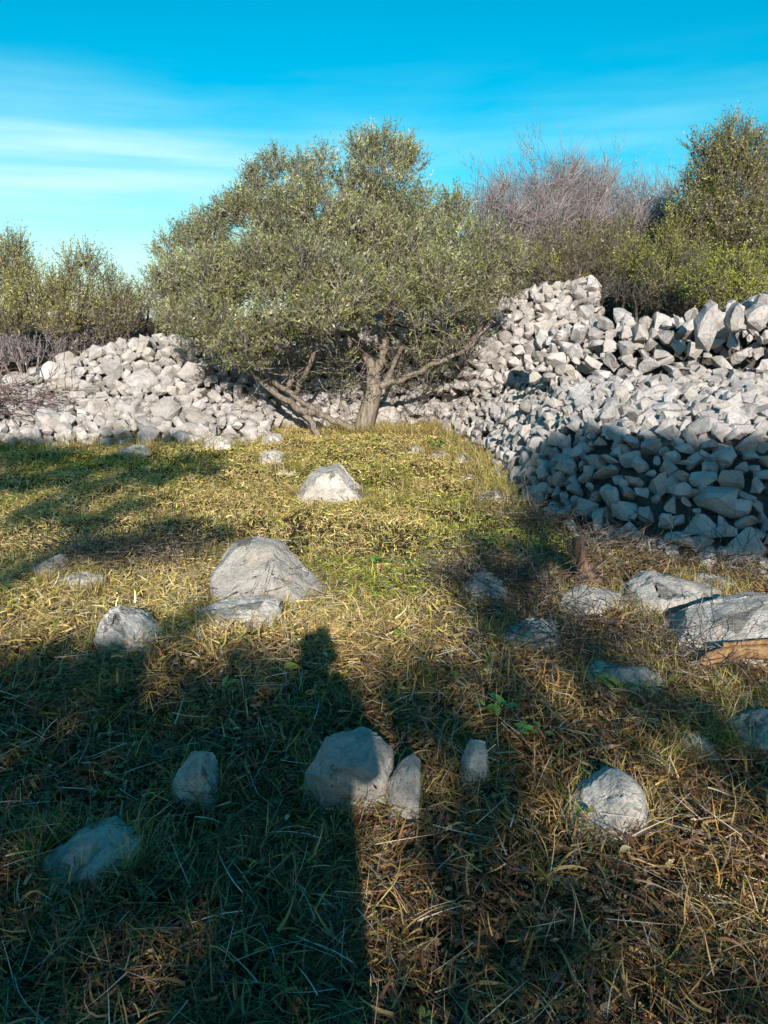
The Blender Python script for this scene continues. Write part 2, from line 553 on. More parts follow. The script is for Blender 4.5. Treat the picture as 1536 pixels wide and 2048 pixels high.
def place_stones(parent, stones, meshes, r_, flat=(1.25, 0.92, 1.0), jit=0.25, sink=(-0.25, 0.1), chaos=0.0, over=1.24, name='stone', limit=300, deep=None):
    """turn packed spots into stones: the largest in view are objects, the rest one joined part"""
    L = []
    for P, du, nn, r, s, t in stones:
        dv = np.cross(nn, du)
        B = np.stack([du, dv, nn], 1)
        sc = np.array([flat[0] * r_.uniform(0.85, 1.2), flat[1] * r_.uniform(0.8, 1.15), flat[2] * r_.uniform(0.85, 1.15)]) * r * over
        if chaos > 0 and r_.random() < chaos:
            q = Euler((r_.uniform(-1, 1), r_.uniform(-1, 1), r_.uniform(-PI, PI))).to_matrix()
        else:
            q = Euler((r_.normal(0, jit), r_.normal(0, jit), r_.normal(0, jit))).to_matrix()
        flip = np.array(Matrix.Rotation(r_.choice([0, PI]), 3, 'Z')) @ np.array(Matrix.Rotation(r_.choice([0, PI]), 3, 'X'))
        A = B @ np.array(q) @ np.diag(sc) @ flip
        pos = P + nn * r * r_.uniform(*sink)
        L.append((A, pos, meshes[r_.integers(len(meshes))], r / np.linalg.norm(P - CAMP)))
    L.sort(key=lambda k: -k[3])
    pl = np.array(parent.location)
    for A, pos, me, _ in L[:limit]:
        o = bpy.data.objects.new(name, me)
        col.objects.link(o)
        o.parent = parent
        m4 = Matrix.Identity(4)
        for a in range(3):
            for b_ in range(3): m4[a][b_] = A[a, b_]
            m4[a][3] = pos[a] - pl[a]
        o.matrix_local = m4
    deep = deep or []
    rest = L[limit:]
    for P, du, nn, r, s, t in deep:
        q = np.array(Euler((r_.uniform(-PI, PI), r_.uniform(-PI, PI), r_.uniform(-PI, PI))).to_matrix())
        sc = np.array([r_.uniform(0.9, 1.3), r_.uniform(0.8, 1.1), r_.uniform(0.7, 1.0)]) * r
        rest.append((q @ np.diag(sc), P - nn * (r * 0.5 + 0.03), meshes[r_.integers(len(meshes))], 0))
    if rest:
        VV, FF, k = [], [], 0
        for A, pos, me, _ in rest:
            v, f = RNP[me.name]
            VV.append(v @ A.T + pos); FF.append(f + k); k += len(v)
        me = np_mesh('small_stones', np.concatenate(VV), [np.concatenate(FF)], True)
        me.set_sharp_from_angle(angle=R(24))
        o = link('small_stones', me, M['limestone'], parent)
        o['kind'] = 'stuff'


def core(parent, S, depth, r_):
    n, m_ = 60, 24
    V, N = [], []
    for i in range(n):
        for j in range(m_):
            P, du, nn, A = S.ev(i / (n - 1), j / (m_ - 1))
            V.append(P - nn * depth * r_.uniform(0.6, 1.3))
    idx = np.arange(n * m_).reshape(n, m_)
    f = np.stack([idx[:-1, :-1].ravel(), idx[1:, :-1].ravel(), idx[1:, 1:].ravel(), idx[:-1, 1:].ravel()], 1)
    o = link('rubble_fill', np_mesh('rubble_fill', np.array(V), [f], False), M['rubble_fill'], parent)
    return o


# --- left heap / wall, long and sloping, coursed rounded stones
def stn(x, toe_d, top_d, top_z, back=0.6, mid=0.5, mz=0.42, tz=0.0):
    z0 = gz(x, toe_d) - 0.05 + tz
    md = toe_d + (top_d - toe_d) * mid
    return [(x, toe_d, z0), (x * 1.02, md, z0 + (top_z - z0) * mz), (x * 1.04, top_d, top_z), (x * 1.06, top_d + back, top_z - 0.05)]


rl = np.random.default_rng(21)
wl_ = empty('dry_stone_wall', (-3.6, 11.2, 0))
tag(wl_, 'long sloping dry stone wall on the left, of pale rounded stones, behind the olive shadow', 'stone wall', kind='thing')
SL = Surf([stn(-8.0, 10.0, 11.2, 0.75), stn(-6.6, 10.2, 11.6, 0.72), stn(-5.6, 10.4, 12.0, 0.72), stn(-4.8, 10.5, 12.5, 1.02),
           stn(-4.1, 10.55, 12.7, 1.27), stn(-3.5, 10.6, 12.8, 1.37), stn(-2.9, 10.7, 12.9, 1.34), stn(-2.3, 10.85, 13.0, 1.15),
           stn(-1.7, 11.0, 13.0, 1.05)])
stones = pack(SL, [(0.13, 0.18, 45), (0.085, 0.11, 900), (0.06, 0.08, 8000), (0.038, 0.05, 9000)], rl, tight=0.97)
deep = pack(SL, [(0.08, 0.12, 1800)], rl, tight=0.8)
place_stones(wl_, stones, RND, rl, flat=(1.32, 0.9, 1.2), jit=0.16, sink=(-0.2, 0.35), chaos=0.08, over=1.12, deep=deep)
core(wl_, SL, 0.16, rl)

# --- wall behind the olive
wm = empty('dry_stone_wall', (-0.5, 12.6, 0))
tag(wm, 'shaded dry stone wall directly behind the olive trunk', 'stone wall', kind='thing')
SM = Surf([stn(-2.1, 11.6, 13.2, 1.1), stn(-1.5, 12.0, 13.5, 1.35), stn(-0.7, 12.4, 13.6, 1.55), stn(0.1, 12.55, 13.7, 1.75), stn(0.8, 12.7, 13.6, 1.88), stn(1.5, 12.8, 13.5, 1.95)])
stones = pack(SM, [(0.13, 0.17, 40), (0.09, 0.115, 800), (0.065, 0.085, 3500), (0.045, 0.055, 2500)], rl)
deep = pack(SM, [(0.08, 0.12, 900)], rl, tight=0.8)
place_stones(wm, stones, RND, rl, flat=(1.4, 0.92, 1.2), jit=0.2, chaos=0.15, deep=deep)
core(wm, SM, 0.13, rl)

# --- neatly stacked far wall right of the olive
wc = empty('dry_stone_wall', (2.3, 12.0, 0.8))
tag(wc, 'tall neatly stacked far wall of small stones, right of the olive crown', 'stone wall', kind='thing')


def stc(x0, d0, z0, x1, d1, z1):
    return [(x0, d0, z0), ((x0 + x1) / 2, (d0 + d1) / 2 - 0.08, (z0 + z1) / 2), (x1, d1, z1), (x1 + 0.02, d1 + 0.5, z1 - 0.05)]


SC = Surf([stc(0.9, 12.6, 0.55, 1.0, 13.3, 1.85), stc(1.6, 12.1, 0.7, 1.7, 13.2, 1.97), stc(2.2, 11.7, 0.8, 2.25, 13.0, 2.08), stc(2.7, 11.6, 0.85, 2.75, 12.9, 2.2), stc(3.28, 11.5, 0.9, 3.3, 12.7, 2.27)])
stones = pack(SC, [(0.09, 0.12, 80), (0.065, 0.085, 3600), (0.045, 0.055, 3500)], rl)
deep = pack(SC, [(0.07, 0.1, 900)], rl, tight=0.8)
place_stones(wc, stones, RND, rl, flat=(1.25, 0.9, 1.2), jit=0.22, chaos=0.1, deep=deep)
core(wc, SC, 0.12, rl)
SC2 = Surf([[(3.3, 11.5, 0.9), (3.3, 12.1, 1.5), (3.32, 12.7, 2.25)], [(3.35, 12.4, 0.9), (3.4, 12.8, 1.5), (3.4, 13.4, 2.2)]])
place_stones(wc, pack(SC2, [(0.085, 0.12, 500), (0.05, 0.07, 300)], rl), RND, rl, limit=40)

# --- right upper wall of big angular blocks
we = empty('dry_stone_wall', (3.4, 8.9, 1.0))
tag(we, 'rough upper wall of big jutting angular blocks at the right edge', 'stone wall', kind='thing')


def ste(x, d, z0, z1, lean=0.42):
    return [(x, d, z0), (x + 0.02, d + lean * 0.45, (z0 + z1) / 2), (x + 0.04, d + lean, z1), (x + 0.05, d + lean + 0.45, z1 - 0.03)]


SE = Surf([ste(1.9, 9.75, 0.9, 1.35), ste(2.3, 9.35, 0.95, 1.5), ste(2.8, 9.05, 0.98, 1.58), ste(3.3, 8.85, 1.0, 1.62), ste(3.75, 8.7, 1.0, 1.66),
           ste(4.2, 8.5, 1.03, 1.8), ste(4.9, 8.3, 1.05, 1.83), ste(6.2, 8.0, 1.1, 1.85)])
stones = pack(SE, [(0.11, 0.14, 22), (0.075, 0.1, 1800), (0.05, 0.068, 3500), (0.033, 0.042, 900)], rl, tight=0.97)
deep = [(P - nn * .12, du, nn, r, s, t) for P, du, nn, r, s, t in pack(SE, [(0.09, 0.13, 700)], rl, tight=0.85)]
place_stones(we, stones, ANG, rl, flat=(1.25, 1.0, 1.3), jit=0.35, sink=(-0.5, 0.8), chaos=0.3, over=1.2, deep=deep)
core(we, SE, 0.32, rl)
for (u, v, D, w, h, tilt) in ((1412, 655, 8.42, .1, .26, .03), (1470, 640, 8.45, .09, .16, -.12), (1512, 635, 8.35, .11, .14, .1)):     # slabs set on end
    p_ = at(u, v, D)
    o = bpy.data.objects.new('standing_slab', SLAB[int(u) % len(SLAB)])
    col.objects.link(o); o.parent = we
    o.matrix_local = Matrix.Translation(p_ - Vector(we.location)) @ Euler((0.05, tilt, 0.15)).to_matrix().to_4x4() @ Matrix.Diagonal((w * 1.15, .17, h * 1.2, 1))

# --- lower bank and rubble terrace
wb = empty('rubble_bank', (2.2, 6.2, 0))
tag(wb, 'broad bank of loose limestone rubble sloping to the grass at the right', 'stone bank')
LIP = [(4.9, 5.6, .82), (3.0, 5.8, .82), (2.6, 5.9, .8), (2.15, 6.3, .75), (1.9, 6.7, .72), (1.75, 7.2, .7), (1.8, 8.9, .68), (1.75, 10.3, .58), (1.3, 12.9, .42)]
BACK = [(6.3, 8.3, 1.1), (4.3, 8.6, 1.05), (3.5, 8.8, 1.02), (2.9, 9.0, 1.0), (2.45, 9.3, .97), (2.2, 9.7, .95), (2.4, 11.5, .95), (2.3, 12.0, .92), (1.5, 13.1, .75)]
ctrl = []
for k in range(len(TOE)):
    t_ = np.array([TOE[k][0], TOE[k][1], gz(*TOE[k]) - 0.08]); a_ = np.array(LIP[k]); b_ = np.array(BACK[k])
    ctrl.append([t_, t_ * .5 + a_ * .5 + np.array([0, 0, .04]), a_, a_ * .5 + b_ * .5, b_])
SB = Surf(ctrl)
hole = np.array(at(1290, 1050, 5.55))


def bank_keep(s, t, r):
    P = SB.ev(s, t)[0]
    if np.linalg.norm((P - hole) * np.array([1, .6, 1.4])) < 0.09 + r * 0.5: return False
    if t > 0.5 and r > 0.1: return False        # finer rubble on the terrace
    return True


stones = pack(SB, [(0.1, 0.13, 60), (0.07, 0.095, 2600), (0.05, 0.068, 9000), (0.033, 0.045, 14000)], rl, keep=bank_keep, tight=0.86)
deep = pack(SB, [(0.08, 0.12, 2500)], rl, keep=bank_keep, tight=0.85)
place_stones(wb, stones, ANG + RND[:4], rl, flat=(1.3, 0.98, 0.95), jit=0.32, sink=(-0.35, 0.3), chaos=0.3, over=1.22, deep=deep)
core(wb, SB, 0.11, rl)


# ------------------------------------------------------------------ boulders lying in the grass
def boulder(label, x, D, outline, depth, seed, rough=1.0, rz=0.0, group='boulders half sunk in the grass', sink=0.05, name='boulder', mat='boulder', vox=None):
    """outline: (x, z) metres of the face seen from the field; given real thickness and an uneven weathered surface"""
    rr = random.Random(seed)
    bm = bmesh.new()
    xs = [q[0] for q in outline]; zs = [q[1] for q in outline]
    cx, cz = (min(xs) + max(xs)) / 2, min(zs)
    for yy, k in ((-0.5, 0.86), (-0.1, 1.0), (0.2, 1.0), (0.5, 0.75)):
        for (px, pz) in outline:
            j = 0.04 * depth
            bm.verts.new((cx + (px - cx) * k + rr.uniform(-j, j), yy * depth + rr.uniform(-j, j) * 2, cz - 0.06 + (pz - cz + 0.06) * (k if yy < -0.3 else k ** 0.5)))
    res = bmesh.ops.convex_hull(bm, input=bm.verts)
    bmesh.ops.delete(bm, geom=[g for g in res['geom_interior'] if isinstance(g, bmesh.types.BMVert)], context='VERTS')
    size = max(xs) - min(xs)
    for _ in range(9):                                     # flat broken faces
        n = Vector((rr.gauss(0, 1), rr.gauss(-.5, .8), rr.gauss(.4, .7))).normalized()
        d = max(v.co.dot(n) for v in bm.verts)
        ext = d - min(v.co.dot(n) for v in bm.verts)
        d -= ext * rr.uniform(0.02, 0.11)
        bmesh.ops.bisect_plane(bm, geom=list(bm.verts) + list(bm.edges) + list(bm.faces), plane_co=n * d, plane_no=n, clear_outer=True)
        res = bmesh.ops.convex_hull(bm, input=bm.verts)
        bmesh.ops.delete(bm, geom=[g for g in res['geom_interior'] if isinstance(g, bmesh.types.BMVert)], context='VERTS')
    bmesh.ops.remove_doubles(bm, verts=bm.verts, dist=0.03 * size)
    bmesh.ops.dissolve_limit(bm, angle_limit=R(10), verts=bm.verts, edges=bm.edges)
    bmesh.ops.bevel(bm, geom=list(bm.edges), offset=0.018 * size, segments=1, affect='EDGES', profile=0.6, clamp_overlap=True)
    bmesh.ops.triangulate(bm, faces=bm.faces)
    for _ in range(5):
        lng = [e for e in bm.edges if e.calc_length() > 0.055 * size]
        if not lng: break
        bmesh.ops.subdivide_edges(bm, edges=lng, cuts=1)
        bmesh.ops.triangulate(bm, faces=bm.faces)
    bm.normal_update()
    off = Vector((seed * 1.3, seed * 0.7, seed * 2.1))
    amp = 0.03 * size * rough
    for v in bm.verts:
        q = v.co / size
        f = noise.noise(q * 3.1 + off) * 1.0 + noise.noise(q * 7.3 + off) * 0.5 + noise.noise(q * 17 + off) * 0.28
        st = noise.noise(Vector((q.x * 2.6, q.y * 2.6, q.z * 5.0)) - off) * 2.6
        f += 1.1 * (math.floor(st) + min(1.0, (st - math.floor(st)) * 6) - st)          # stepped breaks
        pit = noise.noise(q * 10 - off)
        if pit > 0.3: f -= (pit - 0.3) * 3.0                                          # solution pits
        v.co += v.normal * f * amp
    m2 = bpy.data.meshes.new(name); bm.to_mesh(m2); bm.free()
    m2.polygons.foreach_set('use_smooth', np.ones(len(m2.polygons), dtype=bool))
    m2.set_sharp_from_angle(angle=R(34))
    o = bpy.data.objects.new(name, m2); col.objects.link(o)
    m2.materials.append(M[mat])
    o.location = (x, D, gz(x, D) - sink)
    o.rotation_euler = (0, 0, rz)
    tag(o, label, 'boulder', group)
    FOOT.append((x, D, (max(xs) - min(xs)) / 2, depth / 2, rz))
    return o


FOOT = []
boulder('bright pale pointed boulder alone in the sunlit grass before the olive', -0.51, 7.15,
        [(-.34, 0), (-.30, .10), (-.17, .27), (-.08, .37), (.10, .36), (.22, .22), (.33, .09), (.34, 0)], .42, 1, 0.8)
boulder('largest sunlit slab, flat top sloping down to the right, left of the middle', -0.70, 4.55,
        [(-.33, 0), (-.34, .12), (-.33, .33), (-.12, .38), (.03, .36), (.16, .22), (.32, .08), (.35, 0)], .5, 2, 0.7)
boulder('rounded grey boulder at the edge of the dark shade, lower left of the largest slab', -1.28, 3.68,
        [(-.17, 0), (-.175, .12), (-.12, .24), (-.06, .26), (.03, .2), (.13, .13), (.18, .05), (.18, 0)], .3, 3, 1.0, sink=.08)
boulder('low shaded stone just in front of the largest slab', -0.86, 4.05,
        [(-.24, 0), (-.2, .07), (-.02, .13), (.12, .12), (.25, .17), (.28, .08), (.28, 0)], .28, 4, 1.0)
boulder('long low half buried stone near the left edge', -1.95, 4.6,
        [(-.2, 0), (-.16, .06), (.02, .13), (.16, .12), (.2, .05), (.2, 0)], .26, 5)
boulder('small upright grey stone at the very left edge', -2.21, 4.85,
        [(-.14, 0), (-.13, .09), (-.02, .12), (.07, .19), (.12, .15), (.13, 0)], .2, 6)
boulder('fist sized stone beside the upper left corner of the largest slab', -1.27, 5.3,
        [(-.07, 0), (-.06, .08), (.0, .11), (.06, .08), (.07, 0)], .12, 7)
boulder('small grey stone at the foot of the left wall near the olive', -1.34, 9.2,
        [(-.15, 0), (-.16, .16), (.02, .22), (.13, .17), (.17, 0)], .24, 8)
boulder('pale flat stone in the grass below the small grey one', -1.1, 8.5,
        [(-.2, 0), (-.1, .06), (.12, .06), (.2, 0)], .2, 9)
boulder('dark weathered hump overgrown with dry stems, right of the sunlit strip', 0.63, 4.55,
        [(-.17, 0), (-.15, .12), (-.03, .22), (.08, .19), (.16, .1), (.17, 0)], .28, 10, 1.6)
boulder('low broken slab in dappled shade below the overgrown hump', 0.76, 3.8,
        [(-.23, 0), (-.18, .07), (-.02, .1), (.09, .16), (.2, .12), (.23, 0)], .34, 11, 1.4)
boulder('flat stone at the left end of the pale pair under the bank', 1.27, 4.3,
        [(-.24, 0), (-.22, .1), (-.1, .16), (.12, .13), (.25, .05), (.26, 0)], .36, 12, 0.7)
boulder('broad smooth pale stone with low rounded top under the bank', 1.7, 4.35,
        [(-.33, 0), (-.3, .1), (-.12, .21), (.06, .22), (.27, .16), (.34, .07), (.34, 0)], .5, 13, 0.6)
boulder('big pale block cut by the right edge of the picture', 1.85, 3.72,
        [(-.42, 0), (-.42, .12), (-.24, .22), (.06, .32), (.34, .32), (.46, .22), (.48, 0)], .55, 14, 0.6)
boulder('dull grey stone in shade, left of the broken log', 1.1, 3.3,
        [(-.19, 0), (-.18, .1), (-.06, .15), (.07, .14), (.17, .12), (.18, 0)], .32, 15, 0.8)
boulder('shaded stone tucked under the broken log', 1.55, 3.35,
        [(-.11, 0), (-.1, .06), (.02, .09), (.1, .05), (.12, 0)], .2, 16)
boulder('thin pale slab below the broken log', 1.62, 3.12,
        [(-.16, 0), (-.14, .04), (.1, .06), (.16, .03), (.17, 0)], .16, 17)
boulder('dark stone in deep shade at the right edge under the thin slab', 1.55, 2.8,
        [(-.2, 0), (-.17, .1), (.0, .17), (.14, .14), (.2, 0)], .26, 18)
boulder('large round topped boulder in the shadow of the photographer', -0.12, 2.45,
        [(-.15, 0), (-.152, .14), (-.11, .24), (-.02, .29), (.08, .28), (.14, .2), (.15, .06), (.14, 0)], .26, 19, 0.8)
boulder('upright jagged slab leaning on the large round topped boulder', 0.065, 2.33,
        [(-.06, 0), (-.06, .1), (-.03, .2), (.0, .17), (.03, .25), (.06, .24), (.062, .05), (.05, 0)], .12, 20, 0.9)
boulder('pointed grey stone in the dark grass left of the round topped boulder', -0.66, 2.45,
        [(-.085, 0), (-.085, .09), (-.05, .17), (.0, .21), (.035, .22), (.06, .12), (.085, 0)], .16, 21)
boulder('blue grey hump in the darkest grass at lower left', -0.92, 2.1,
        [(-.17, 0), (-.15, .07), (-.05, .13), (.06, .15), (.15, .1), (.18, 0)], .24, 22, sink=.07)
boulder('bright white sunlit stone in straw at lower right', 0.76, 2.32,
        [(-.16, 0), (-.14, .08), (-.05, .14), (.02, .2), (.09, .18), (.13, .08), (.16, 0)], .24, 23, 0.7)
boulder('narrow dark stump like stone smothered in grass right of the photographer shadow', 0.33, 2.5,
        [(-.05, 0), (-.05, .12), (-.02, .2), (.03, .19), (.05, .08), (.05, 0)], .12, 24, 1.4)
boulder('small stone left of a whitish one near the right edge', 1.04, 2.62,
        [(-.05, 0), (-.045, .05), (.0, .09), (.04, .06), (.05, 0)], .1, 25)
boulder('small whitish stone near the right edge, above the sunny straw', 1.22, 2.75,
        [(-.09, 0), (-.08, .05), (.0, .1), (.06, .09), (.1, 0)], .14, 26)
for k, (lb, x, D, w, h) in enumerate([
        ('fallen wall stone in yellow grass near the olive foot', 0.42, 9.9, .15, .14),
        ('larger of two fallen stones at the foot of the bank', 0.72, 9.6, .14, .13),
        ('pale stone in the grass where the bank turns', 0.95, 9.0, .12, .15),
        ('half sunk stone in straw beside the bank corner', 0.98, 6.9, .16, .14),
        ('small fallen stone halfway along the bank foot', 0.9, 8.0, .1, .08),
        ('tiny pale stone in grass right of the bright boulder', 0.25, 7.6, .07, .05),
        ('small pale stone by dry brush left of the middle', -1.9, 5.7, .09, .08),
        ('thin flat stone wedged below the big pale block at right', 1.32, 3.62, .12, .07),
        ('small pale stone between the two flat slabs under the bank', 1.45, 4.12, .1, .09),
        ('narrow stone before the broad smooth pale stone', 1.62, 4.0, .15, .06),
        ('little block right of the dull grey stone', 1.33, 3.3, .08, .08),
        ('half buried pale chip above the dull grey stone', 1.05, 3.62, .08, .05),
        ('lone stone left of the reddish stub', 1.02, 4.9, .1, .1),
        ('low stone at the right edge by the thin slab', 1.85, 3.05, .14, .08),
        ('flat pale stone at the bank foot behind the smooth stone', 2.05, 4.6, .2, .14),
        ('small stone at the left wall foot in shade', -3.2, 9.9, .22, .14),
        ('wide pale stone at the sunny foot of the left wall', -2.2, 10.3, .26, .2),
        ('pale block at the wall foot left of the olive trunk', -1.55, 10.8, .2, .18)]):
    boulder(lb, x, D, [(-w, 0), (-w * .9, h * .6), (-w * .2, h), (w * .5, h * .85), (w, h * .3), (w, 0)], w * 1.4, 40 + k, group='small stones lying in the field', vox=w * 0.06)

# ------------------------------------------------------------------ limbs and trees
def tube(path, r0, r1, sides=8, wob=0.0, r_=rng):
    """tapered limb along path: arrays of vertices and faces"""
    P = np.array(path, dtype=float); n_ = len(P)
    T = np.gradient(P, axis=0); T /= np.linalg.norm(T, axis=1)[:, None] + 1e-9
    up = np.array([0.13, 0.31, 0.94])
    A = np.cross(T, up); A /= np.linalg.norm(A, axis=1)[:, None] + 1e-9
    B = np.cross(T, A)
    rad = np.linspace(r0, r1, n_)
    an = np.arange(sides) * 2 * PI / sides
    V = []
    for i in range(n_):
        rr = rad[i] * (1 + wob * r_.normal(0, 1, sides))
        V.append(P[i] + (np.cos(an) * rr)[:, None] * A[i] + (np.sin(an) * rr)[:, None] * B[i])
    V = np.concatenate(V)
    i0 = (np.arange(n_ - 1)[:, None] * sides + np.arange(sides)[None]).ravel()
    i1 = (np.arange(n_ - 1)[:, None] * sides + (np.arange(sides)[None] + 1) % sides).ravel()
    Fq = np.stack([i0, i1, i1 + sides, i0 + sides], 1)
    return V, Fq


def curve(p0, p1, n_=8, sag=0.0, wob=0.05, r_=rng, lift=0.0):
    p0 = np.array(p0, float); p1 = np.array(p1, float)
    t = np.linspace(0, 1, n_)[:, None]
    L_ = np.linalg.norm(p1 - p0)
    mid = (p0 + p1) / 2 + np.array([0, 0, lift * L_])
    P = (1 - t) ** 2 * p0 + 2 * t * (1 - t) * mid + t ** 2 * p1
    w = r_.normal(0, wob * L_, (n_, 3)); w[0] = 0; w[-1] = 0
    w[1:-1] = (w[1:-1] + w[:-2] * .5 + w[2:] * .5) / 2
    return P + w


def sticks(P0, P1, w, tint):
    """many thin three sided straight twigs"""
    P0 = np.asarray(P0); P1 = np.asarray(P1); n_ = len(P0)
    T = P1 - P0; T /= np.linalg.norm(T, axis=1)[:, None] + 1e-9
    A = np.cross(T, np.array([0.2, 0.9, 0.4])); A /= np.linalg.norm(A, axis=1)[:, None] + 1e-9
    B = np.cross(T, A)
    w = np.broadcast_to(np.asarray(w, float), (n_,))[:, None]
    V = np.empty((n_, 4, 3))
    for k in range(3):
        a = 2 * PI * k / 3
        V[:, k] = P0 + (math.cos(a) * A + math.sin(a) * B) * w
    V[:, 3] = P1
    b = np.arange(n_)[:, None] * 4
    Ft = np.concatenate([b + np.array([0, 1, 3]), b + np.array([1, 2, 3]), b + np.array([2, 0, 3])])
    return V.reshape(-1, 3), Ft, np.repeat(np.asarray(tint), 4, axis=0)


def leaves(P, Dn, Ln, Wd, tint, r_):
    """one folded diamond per leaf: root P, direction Dn, length Ln, width Wd"""
    n_ = len(P)
    Dn = Dn / (np.linalg.norm(Dn, axis=1)[:, None] + 1e-9)
    rv = r_.normal(0, 1, (n_, 3))
    S = np.cross(Dn, rv); S /= np.linalg.norm(S, axis=1)[:, None] + 1e-9
    V = np.empty((n_, 4, 3))
    V[:, 0] = P
    V[:, 1] = P + Dn * (Ln * .5)[:, None] + S * (Wd * .5)[:, None]
    V[:, 2] = P + Dn * Ln[:, None]
    V[:, 3] = P + Dn * (Ln * .5)[:, None] - S * (Wd * .5)[:, None]
    Fq = np.arange(n_)[:, None] * 4 + np.array([0, 1, 2, 3])
    return V.reshape(-1, 3), Fq, np.repeat(tint, 4, axis=0)


def mixcol(cols, n_, r_, sd=0.15):
    cols = np.array(cols)
    c = cols[r_.integers(len(cols), size=n_)]
    return np.clip(c * np.exp(r_.normal(0, sd, (n_, 1))), 0, 1)


def foliage(clumps, per_m2, leaf_len, leaf_w, cols, r_, twig_len=0.3, per_twig=13, upb=0.6, twig_cols=((0.2, 0.16, 0.14),), bare=0.1, shell=0.55, twig_w=0.003):
    """clumps: (centre, radius vector, density). returns leaf arrays and twig arrays"""
    LP, LD, LL, LW, LT, TP0, TP1, TT = [], [], [], [], [], [], [], []
    for c, rad, dens in clumps:
        c = np.array(c); rad = np.array(rad)
        area = 4 * PI * ((rad[0] * rad[1]) ** 1.6 / 3 + (rad[0] * rad[2]) ** 1.6 / 3 + (rad[1] * rad[2]) ** 1.6 / 3) ** (1 / 1.6)
        n_ = max(8, int(area * per_m2 * dens))
        d = r_.normal(0, 1, (n_, 3)); d /= np.linalg.norm(d, axis=1)[:, None]
        rr = shell + (1 - shell) * r_.random(n_) ** 0.7
        # lumpy: gather twigs towards a few sprays
        lump = 0.82 + 0.45 * np.array([noise.noise(Vector(q) * 2.2 + Vector(c)) for q in d])
        p_ = c + d * rad * (rr * lump)[:, None]
        td = d * 0.7 + np.array([0, 0, upb]) + r_.normal(0, 0.45, (n_, 3))
        td /= np.linalg.norm(td, axis=1)[:, None]
        tl = twig_len * r_.uniform(0.6, 1.3, n_)
        p1 = p_ + td * tl[:, None]
        TP0.append(p_ - td * tl[:, None] * 0.3); TP1.append(p1)
        TT.append(mixcol(twig_cols, n_, r_))
        base = mixcol(cols, n_, r_, 0.2) * r_.uniform(0.78, 1.28)        # some sprays are older and duller
        bareq = r_.random(n_) < bare
        k = per_twig
        t = (np.arange(k) + 0.5) / k
        pos = p_[:, None] + td[:, None] * (tl[:, None] * t[None])[..., None]
        ld = td[:, None] * 0.9 + r_.normal(0, 0.62, (n_, k, 3))
        ll = leaf_len * r_.uniform(0.65, 1.2, (n_, k)) * (1 - 0.35 * t[None] ** 3)
        keep = (~bareq)[:, None] & (r_.random((n_, k)) < 0.92)
        ct = np.repeat(base[:, None], k, 1) * np.exp(r_.normal(0, 0.14, (n_, k, 1)))
        LP.append(pos[keep]); LD.append(ld[keep]); LL.append(ll[keep]); LT.append(ct[keep])
    LP = np.concatenate(LP); LD = np.concatenate(LD); LL = np.concatenate(LL); LT = np.clip(np.concatenate(LT), 0, 1)
    lv = leaves(LP, LD, LL, LL * (leaf_w / leaf_len) * r_.uniform(0.8, 1.2, len(LL)), LT, r_)
    tw = sticks(np.concatenate(TP0), np.concatenate(TP1), twig_w, np.concatenate(TT))
    return lv, tw


def add_crown(parent, lv, tw, twname='twigs'):
    o = link('crown', np_mesh('crown', lv[0], [lv[1]], False, lv[2]), M['leaf'], parent); o['kind'] = 'stuff'
    o2 = link(twname, np_mesh('twigs', tw[0], [tw[1]], False, tw[2]), M['twig'], parent); o2['kind'] = 'stuff'
    return o


def add_limb(parent, path, r0, r1, mat, name='branch', sides=8, wob=0.06):
    V, Fq = tube(path, r0, r1, sides, wob)
    return link(name, np_mesh(name, V, [Fq], True), mat, parent)


# --- the olive
ro = np.random.default_rng(5)
base = np.array(at(722, 868, 11.7)); base[2] = gz(base[0], base[1]) - 0.05
olive = empty('olive_tree', tuple(base))
tag(olive, 'wide bushy olive tree with forked trunk standing before the stone walls', 'tree')
P_ = lambda u, v, D: np.array(at(u, v, D))
